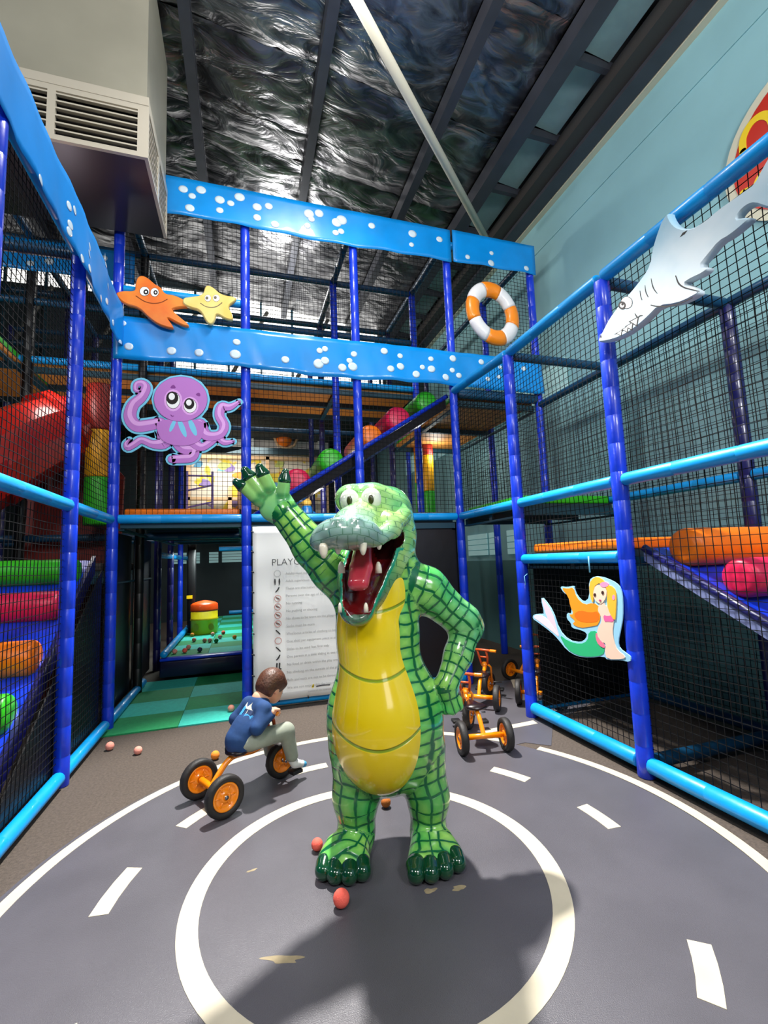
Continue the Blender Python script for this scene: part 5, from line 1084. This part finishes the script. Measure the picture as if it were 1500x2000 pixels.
# lower jaw outside: grey-brown under side, teal rim
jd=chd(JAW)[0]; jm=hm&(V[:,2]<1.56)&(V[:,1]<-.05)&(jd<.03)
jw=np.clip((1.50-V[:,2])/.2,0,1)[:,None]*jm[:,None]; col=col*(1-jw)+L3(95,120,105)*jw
# neck: olive green
# palm pale
pm_=np.minimum(D(('e',((PALM[0][0]+pc_[0])/2,-.065,(PALM[0][2]+pc_[2])/2),(.085,.05,.105),-.62)),np.min([chd([F_[0],F_[1]])[0] for F_ in (F1,F2,F3,F4)],0))
arm_d=chd(ARML)[0]; pmask=(pm_<.012)&(pm_<arm_d+.004)&(V[:,2]>1.6)
fb=np.clip(.5+(V[:,2]-V[:,0]*.5-2.14)*4,0,1)[:,None]; col[pmask]=(L3(150,200,105)*fb+L3(120,196,128)*(1-fb))[pmask]; lin_[pmask]=0
# finger creases
cre=np.zeros(len(V))
for F_ in (F1,F2,F3,F4): cre=np.maximum(cre,np.exp(-(np.linalg.norm(V-np.array(F_[0][:3])-np.array([0,0,-.012]),axis=1)-.036)**2/.008**2)*(V[:,1]<-.06))
cre=np.maximum(cre,np.exp(-((V[:,0]+.478+(V[:,2]-1.80)*.25)/.012)**2)*(np.abs(V[:,2]-1.80)<.05))*pmask
col=col*(1-.75*cre[:,None])+L3(30,125,70)*.75*cre[:,None]
kn=(D(('c',c3(HANDR[1]),c3(KNR[1]),.07,.06))<0)&(V[:,2]<.9)
# mouth interior
cv=np.minimum(chd(CAV)[0],chd(CAV2)[0]); inner=(cv<.010)&(V[:,1]<.10)&(V[:,2]>1.24)&hm
bulbm=(D(('e',c3(BULB[0]),(BULB[0][3],.135,BULB[1][3])))<.02)&(V[:,2]>BULB[0][2]-.055)
inner&=~bulbm
col[inner]=L3(92,14,16); lin_[inner]=0
cx_=D(('e',(CAV2[1][0]+.03,-.05,1.60),(.14,.2,.2)))<0; col[inner&cx_&(V[:,2]>1.5)]=L3(38,8,8)
rim=(cv>=.010)&(cv<.03)&jm; col[rim]=L3(28,150,112); lin_[rim]=0
# toes dark
tm=np.zeros(len(V),bool)
for ft,tl in ((FOOTL,TOEL),(FOOTR,TOER)):
    for q in tl: tm|=(np.hypot(V[:,0]-q[0],V[:,1]-q[1])<.085)&(V[:,1]<-.20+.0)&(V[:,2]<.16)
# shader
M_croc=bpy.data.materials.new('painted_crocodile_skin'); M_croc.use_nodes=True; nt=M_croc.node_tree; b=nt.nodes['Principled BSDF']
b.inputs['Roughness'].default_value=.22; b.inputs['Coat Weight'].default_value=.6; b.inputs['Coat Roughness'].default_value=.08
def nd(t_,**k):
    n_=nt.nodes.new(t_)
    for a_,v_ in k.items(): setattr(n_,a_,v_)
    return n_
def lk(a_,b_): nt.links.new(a_,b_)
def math_(op,a_,b_=None):
    n_=nd('ShaderNodeMath',operation=op)
    for i,x_ in enumerate((a_,b_)):
        if x_ is None: continue
        if isinstance(x_,(int,float)): n_.inputs[i].default_value=x_
        else: lk(x_,n_.inputs[i])
    return n_.outputs[0]
def att(nm): n_=nd('ShaderNodeAttribute',attribute_name=nm); return n_
tc=nd('ShaderNodeTexCoord'); nn=nd('ShaderNodeTexNoise'); nn.inputs['Scale'].default_value=9; lk(tc.outputs['Object'],nn.inputs['Vector'])
dist=math_('MULTIPLY',math_('SUBTRACT',nn.outputs['Fac'],.5),.55)
def edge(a_): fr=math_('FRACT',math_('ADD',a_,dist)); return math_('MINIMUM',fr,math_('SUBTRACT',1,fr))
e=math_('MINIMUM',edge(att('gu').outputs['Fac']),edge(att('gv').outputs['Fac']))
ls=att('ln').outputs['Fac']
mr=nd('ShaderNodeMapRange'); mr.interpolation_type='SMOOTHSTEP'; lk(e,mr.inputs[0]); 
lk(math_('MULTIPLY',ls,.055),mr.inputs[1]); lk(math_('ADD',math_('MULTIPLY',ls,.13),.002),mr.inputs[2]); mr.inputs[3].default_value=1; mr.inputs[4].default_value=0
mask=math_('MULTIPLY',mr.outputs[0],math_('MINIMUM',1,math_('MULTIPLY',ls,2.2)))
mr2=nd('ShaderNodeMapRange'); lk(e,mr2.inputs[0]); mr2.inputs[1].default_value=.08; mr2.inputs[2].default_value=.42; mr2.inputs[3].default_value=.5; mr2.inputs[4].default_value=0
m1=nd('ShaderNodeMix',data_type='RGBA'); lk(math_('MULTIPLY',mr2.outputs[0],ls),m1.inputs[0]); lk(att('col').outputs['Color'],m1.inputs[6]); m1.inputs[7].default_value=lin((38,140,62))
m2=nd('ShaderNodeMix',data_type='RGBA'); lk(mask,m2.inputs[0]); lk(m1.outputs[2],m2.inputs[6]); m2.inputs[7].default_value=lin((8,92,52))
lk(m2.outputs[2],b.inputs['Base Color'])
bp=nd('ShaderNodeBump'); bp.inputs['Strength'].default_value=.35; bp.inputs['Distance'].default_value=.006; lk(math_('SUBTRACT',1,mask),bp.inputs['Height']); lk(bp.outputs[0],b.inputs['Normal'])
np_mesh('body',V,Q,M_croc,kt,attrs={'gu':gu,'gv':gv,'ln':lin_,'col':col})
M_claw=mat('dark_green_claw',(8,62,36),.15,coat=.8)
for F_ in (F1,F2,F3,F4):
    a=Vector(F_[1][:3]);b_=Vector(F_[2][:3]); sdf_part('claw',M_claw,kt,[('c',tuple(a+(b_-a)*.38),tuple(b_+(b_-a)*.12),F_[1][3]*1.10,F_[2][3]*.92)],h=.004,k=.01)
for ft,tl in ((FOOTL,TOEL),(FOOTR,TOER)):
    for i,q in enumerate(tl): sdf_part('toe_claw',M_claw,kt,[('c',(q[0]+(q[0]-ft[1][0])*.02,q[1]+.012,.052),(q[0]+(q[0]-ft[1][0])*.07,q[1]-.022,.044),.046 if q[3]<.039 else .052,.042)],h=.006,k=.01)
# belly plate
M_bel=bpy.data.materials.new('yellow_belly_paint'); M_bel.use_nodes=True; nt=M_bel.node_tree; b=nt.nodes['Principled BSDF']; b.inputs['Roughness'].default_value=.2; b.inputs['Coat Weight'].default_value=.7; b.inputs['Coat Roughness'].default_value=.06
s=SDF((-.35,-.45,.25),(.45,.12,1.75),.008)
s.op(('e',(PB1[0][0],-.075,PB1[0][2]),(PB1[0][3],.225,PB1[1][3])),.05); s.op(('e',(PB2[0][0]-.022,-.05,PB2[0][2]),(PB2[0][3]*.92,.185,PB2[1][3])),.10); s.op(('e',(PB3[0][0]-.035,-.03,PB3[0][2]-.06),(PB3[0][3],.165,PB3[1][3]*.8)),.05)
s.chain([q[:3]+(q[3]+.018,) for q in CAV],.01,sub=True); s.chain([q[:3]+(q[3]+.03,) for q in CAV2],.01,sub=True)
V,Q=s.mesh(2); bl=V[:,2]-1.55*(V[:,0]-.02)**2-np.maximum(0,V[:,0]-.02)*.05
ed=np.clip(1-np.abs(V[:,1]+.07)/.05,0,1)
bnz=nd; 
a1=nd('ShaderNodeAttribute',attribute_name='bl').outputs['Fac']; acc=None
for zz in (1.235,.905,.595,.325):
    mm=nd('ShaderNodeMapRange'); mm.interpolation_type='SMOOTHSTEP'; lk(math_('ABSOLUTE',math_('SUBTRACT',a1,zz)),mm.inputs[0]); mm.inputs[1].default_value=.0035; mm.inputs[2].default_value=.011; mm.inputs[3].default_value=1; mm.inputs[4].default_value=0
    acc=mm.outputs[0] if acc is None else math_('MAXIMUM',acc,mm.outputs[0])
tc=nd('ShaderNodeTexCoord'); nn=nd('ShaderNodeTexNoise'); nn.inputs['Scale'].default_value=2.2; lk(tc.outputs['Object'],nn.inputs['Vector'])
cr=nd('ShaderNodeValToRGB'); cr.color_ramp.elements[0].color=lin((232,200,12)); cr.color_ramp.elements[1].color=lin((238,215,60)); cr.color_ramp.elements[0].position=.42; cr.color_ramp.elements[1].position=.62; lk(nn.outputs['Fac'],cr.inputs[0])
m2=nd('ShaderNodeMix',data_type='RGBA'); lk(math_('MULTIPLY',acc,.85),m2.inputs[0]); lk(cr.outputs[0],m2.inputs[6]); m2.inputs[7].default_value=lin((105,150,30)); lk(m2.outputs[2],b.inputs['Base Color'])
bp=nd('ShaderNodeBump'); bp.inputs['Strength'].default_value=.6; bp.inputs['Distance'].default_value=.008; lk(math_('SUBTRACT',1,acc),bp.inputs['Height']); lk(bp.outputs[0],b.inputs['Normal'])
o=np_mesh('belly',V,Q,M_bel,kt,attrs={'bl':bl}); o['label']='glossy yellow belly plate'
M_eye=mat('eye_white',(232,234,220),.15,coat=.8); 
for q,pp in zip(EYE,PUPIL):
    o=sdf_part('eyeball',M_eye,kt,[('e',c3(q),(q[3]*.92,.060,q[3]*1.08))],h=.005)
    sdf_part('pupil',mat('olive_pupil',(52,58,18),.3),o,[('e',(pp[0]+.002,q[1]-.0565,q[2]-.006),(.0145,.008,.024))],h=.003)
    o2=sdf_part('eye_socket_line',mat('socket_green',(20,96,52),.3),kt,[('e',(q[0],q[1]+.022,q[2]),(q[3]*1.03,.05,q[3]*1.19))],h=.005)
sdf_part('tongue',mat('pink_tongue',(205,62,76),.18,coat=.7,noise=.1,scale=6),kt,[('c',c3(TONGUE[0]),(TONGUE[1][0]-.02,TONGUE[1][1]-.0,TONGUE[1][2]),.045,.036),('c',c3(TONGUE[0]),(TONGUE[1][0]+.022,TONGUE[1][1],TONGUE[1][2]),.045,.036),('c',(TONGUE[1][0]-.02,TONGUE[1][1],TONGUE[1][2]),(TONGUE[2][0]-.012,TONGUE[2][1],TONGUE[2][2]),.036,.038),('c',(TONGUE[1][0]+.022,TONGUE[1][1],TONGUE[1][2]),(TONGUE[2][0]+.018,TONGUE[2][1],TONGUE[2][2]),.036,.038)],h=.006,k=.012)
M_tooth=mat('cream_tooth',(240,232,208),.2,coat=.5)
for (x,y,z,r),up in [(q,1) for q in TEETH]+[(q,-1) for q in TEETHL]:
    f=MB(); L_=.046 if up==1 else (.036 if z>1.38 else .024)
    r*=1 if z>1.38 else .7; k=[(x,y,z+up*.022),(x,y,z),(x,y-.002,z-up*L_*.5),(x,y,z-up*L_*.9),(x,y,z-up*L_)]; f.tube(k,[r*1.35,r*1.35,r*1.1,r*.6,r*.15],12); f.build('tooth',M_tooth,kt)
f=MB(); 
for i,(x,y,z,h_) in enumerate(((SPIKE[0][0],SPIKE[0][1]+.02,SPIKE[0][2],SPIKE[1][2]-SPIKE[0][2]),(.17,.20,1.30,.12),(.12,.24,1.1,.12),(.10,.27,.9,.12))):
    f=MB(); f.tube([(x,y,z),(x+.005,y+.02,z+h_*.5),(x+.01,y+.04,z+h_)],[.035,.02,.004],10,flat=.5); f.build('back_spike',mat('spike_green',(110,200,80),.3,coat=.4),kt)
# ---------------------------------------------------------------- boy on the trike
bt=thing('person','brown-haired child in a blue sweater and grey trousers leaning over tricycle handlebars','person',(-.2,3.22,.004),hd)
M_skin=mat('skin',(228,170,140),.5); M_skin.node_tree.nodes['Principled BSDF'].inputs['Subsurface Weight'].default_value=.1
M_swt=mat('blue_sweater',(24,62,112),.85,noise=.15,scale=10,bump=.35,bscale=14); M_trs=mat('grey_green_trousers',(150,156,142),.85,noise=.08,scale=12,bump=.3,bscale=16)
# local x forward, y to the far (left) side, z up. near side is -y
HX,HZ=.42,.655
PT=math.radians(-32)
def hr(x,y,z): dx,dz_=x-HX,z-HZ; return (HX+.02+dx*math.cos(PT)-dz_*math.sin(PT),y,HZ-.01+dx*math.sin(PT)+dz_*math.cos(PT))
body=[('e',hr(HX,0,HZ),(.088,.078,.098)),('e',hr(HX+.045,0,HZ-.045),(.055,.056,.062)),('c',hr(HX+.092,0,HZ-.028),hr(HX+.094,0,HZ-.040),.010,.014),('c',hr(HX+.080,0,HZ-.082),hr(HX+.072,0,HZ-.085),.012,.014),('e',hr(HX+.072,0,HZ-.062),(.022,.026,.012)),
 ('c',(.345,0,.575),(.395,0,.62),.043,.040),('c',(.335,0,.55),(.345,0,.575),.05,.043),
 ('e',hr(HX-.0,-.079,HZ-.022),(.018,.010,.024)),('e',hr(HX-.0,.079,HZ-.022),(.018,.010,.024))]
HN=(.372,-.14,.505);HF=(.378,.14,.505)
def hand(c,sy):
    out=[('e',(c[0]-.014,c[1],c[2]+.006),(.022,.028,.020))]
    for i in range(4):
        y=c[1]-.024+.016*i; out+=[('c',(c[0]-.006,y,c[2]+.022),(c[0]+.020,y,c[2]+.016),.0095,.0085),('c',(c[0]+.020,y,c[2]+.016),(c[0]+.024,y,c[2]-.008),.0085,.0075),('c',(c[0]+.024,y,c[2]-.008),(c[0]+.008,y,c[2]-.018),.0075,.0065)]
    out+=[('c',(c[0]-.016,c[1]-sy*.020,c[2]),(c[0]-.002,c[1]-sy*.026,c[2]-.018),.009,.0075)]
    return out
arm1=[('c',(.300,-.115,.455),HN[:1]+(-.14,.500),.024,.019)]
body2=hand(HN,-1)+hand(HF,1)+[('c',(.30,-.14,.46),(.362,-.14,.503),.021,.018),('c',(.30,.14,.46),(.362,.14,.503),.021,.018)]
s=SDF((.0,-.20,-.02),(.75,.20,.80),.0055)
for q in body: s.op(q,.018 if q[0]=='c' else .02)
s.op(('c',(.345,0,.575),(.255,0,.36),.05,.08),.03); s.op(('c',(.335,0,.545),(.32,-.10,.535),.045,.035),.02); s.op(('c',(.335,0,.545),(.32,.10,.535),.045,.035),.02)
s.chain([(.32,-.10,.535,.033),(.245,-.135,.445,.026),(.36,-.14,.50,.018)],.015); s.chain([(.32,.10,.535,.033),(.245,.135,.445,.026),(.36,.14,.50,.018)],.015)
s.op(('e',(.215,0,.345),(.085,.095,.06)),.03)
NK=(.485,-.105,.345);NA=(.515,-.125,.15); FK=(.47,.105,.31);FA=(.50,.125,.12)
s.chain([(.23,-.06,.335,.055),NK+(.042,),NA+(.024,)],.02); s.chain([(.23,.06,.335,.055),FK+(.042,),FA+(.024,)],.02)
for q in hand(HN,-1)+hand(HF,1): s.op(q,.006)
V,Q=s.mesh(2); np_mesh('body',V,Q,M_skin,bt)
# face
for sy in (-1,1):
    sdf_part('eye',mat('boy_eye',(240,235,228),.3),bt,[('e',hr(HX+.084,sy*.026,HZ-.018),(.008,.012,.007))],h=.003); sdf_part('iris',mat('boy_iris',(60,38,25),.3),bt,[('e',hr(HX+.0905,sy*.026,HZ-.020),(.004,.006,.006))],h=.002)
sdf_part('mouth',mat('boy_lips',(190,105,95),.5),bt,[('e',hr(HX+.090,0,HZ-.066),(.007,.018,.005))],h=.003)
# hair
s=SDF((.26,-.13,.50),(.60,.13,.82),.005); s.op(('e',hr(HX-.012,0,HZ+.018),(.102,.092,.100)),.01); s.op(('e',hr(HX-.03,0,HZ-.02),(.078,.087,.07)),.02); s.op(('e',hr(HX+.055,0,HZ+.035),(.045,.07,.035)),.02)
s.op(('e',hr(HX+.10,0,HZ-.085),(.085,.12,.095)),.008,sub=True); s.op(('e',hr(HX+.03,-.10,HZ-.075),(.045,.05,.06)),.008,sub=True); s.op(('e',hr(HX+.03,.10,HZ-.075),(.045,.05,.06)),.008,sub=True)
V,Q=s.mesh(2); np_mesh('hair',V,Q,mat('brown_hair',(84,50,34),.45,noise=.25,scale=50,bump=.5,bscale=60),bt)
# sweater
s=SDF((.0,-.22,.24),(.52,.22,.66),.006)
s.op(('c',(.335,0,.535),(.25,0,.40),.072,.098),.04); s.op(('c',(.25,0,.40),(.205,0,.345),.102,.105),.03); s.op(('c',(.335,0,.535),(.318,-.10,.53),.058,.046),.03); s.op(('c',(.335,0,.535),(.318,.10,.53),.058,.046),.03)
for sy in (-1,1): s.chain([(.318,sy*.10,.53,.047),(.240,sy*.14,.44,.042),(.345,sy*.14,.492,.027)],.02)
s.op(('c',(.36,0,.585),(.42,0,.65),.040,.05),.006,sub=True)
X_=s.ax[0][:,None,None];Z_=s.ax[2][None,None,:]; s.F=np.maximum(s.F,(.298+ (X_-.2)*.16)-Z_)
V,Q=s.mesh(2); np_mesh('sweater',V,Q,M_swt,bt)
f=MB()  # printed motif on the sweater back
def onback(u,v,off=.0):  # u across, v down the spine
    a=Vector((.335,0,.535));b_=Vector((.25,0,.40)); d=(b_-a).normalized(); nrm=Vector((-.85,0,.53)).normalized(); p=a+d*v; R0=.072+(.098-.072)*v/.16; 
    th=u/R0; return tuple(p+nrm*(R0+.004+off)*math.cos(th)+Vector((0,1,0))*(R0+.004+off)*math.sin(th))
def motif(pts,mi,off): 
    cx=sum(p[0] for p in pts)/len(pts);cy=sum(p[1] for p in pts)/len(pts)
    vs=[onback(cx,cy,off)]+[onback(u,v,off) for u,v in pts]; f.add(vs,[(0,1+i,1+(i+1)%len(pts)) for i in range(len(pts))],mi)
for u0,u1,v0,v1,mi in ((-.085,-.02,.0,.035,0),(-.085,-.01,.037,.055,3),(-.09,-.02,.057,.10,2),(-.02,.06,.01,.09,0),(-.075,-.05,.0,.022,1),(-.0,.04,.03,.07,2)):
    u0*=1.35;u1*=1.35;v0*=1.35;v1*=1.35
    motif([(u0,v0),((u0+u1)/2,v0-.004),(u1,v0),(u1+.004,(v0+v1)/2),(u1,v1),((u0+u1)/2,v1+.004),(u0,v1),(u0-.004,(v0+v1)/2)],mi,.001+.0006*mi)
f.build('sweater_print',[mat('print_cream',(205,205,190),.7),mat('print_orange2',(225,120,70),.7),mat('print_sky',(60,150,205),.7),mat('print_navy2',(30,50,90),.7)],bt)
# trousers
s=SDF((.08,-.22,.02),(.62,.22,.46),.006)
s.op(('e',(.205,0,.335),(.098,.105,.058)),.03)
s.chain([(.24,-.065,.345,.066),NK+(.055,),(NA[0],NA[1],NA[2]+.03,.043)],.02); s.chain([(.24,.065,.345,.066),FK+(.055,),(FA[0],FA[1],FA[2]+.03,.043)],.02)
s.F=np.maximum(s.F,.296-Z_[...,:1]*0-9) if False else s.F
V,Q=s.mesh(2); np_mesh('trousers',V,Q,M_trs,bt)
for sy,a_ in ((-1,NA),(1,FA)):
    dn=-.035 if sy<0 else -.03
    sdf_part('sock',mat('white_sock',(232,232,228),.8),bt,[('c',a_,(a_[0]+.03,a_[1],a_[2]-.03),.027,.028),('c',(a_[0]+.02,a_[1],a_[2]-.03),(a_[0]+.085,a_[1],a_[2]+dn-.018),.029,.023)],h=.005,k=.012)
    sdf_part('sock_toe',mat('sky_sock_toe',(70,160,205),.8),bt,[('c',(a_[0]+.088,a_[1],a_[2]+dn-.020),(a_[0]+.10,a_[1],a_[2]+dn-.024),.024,.020)],h=.005)
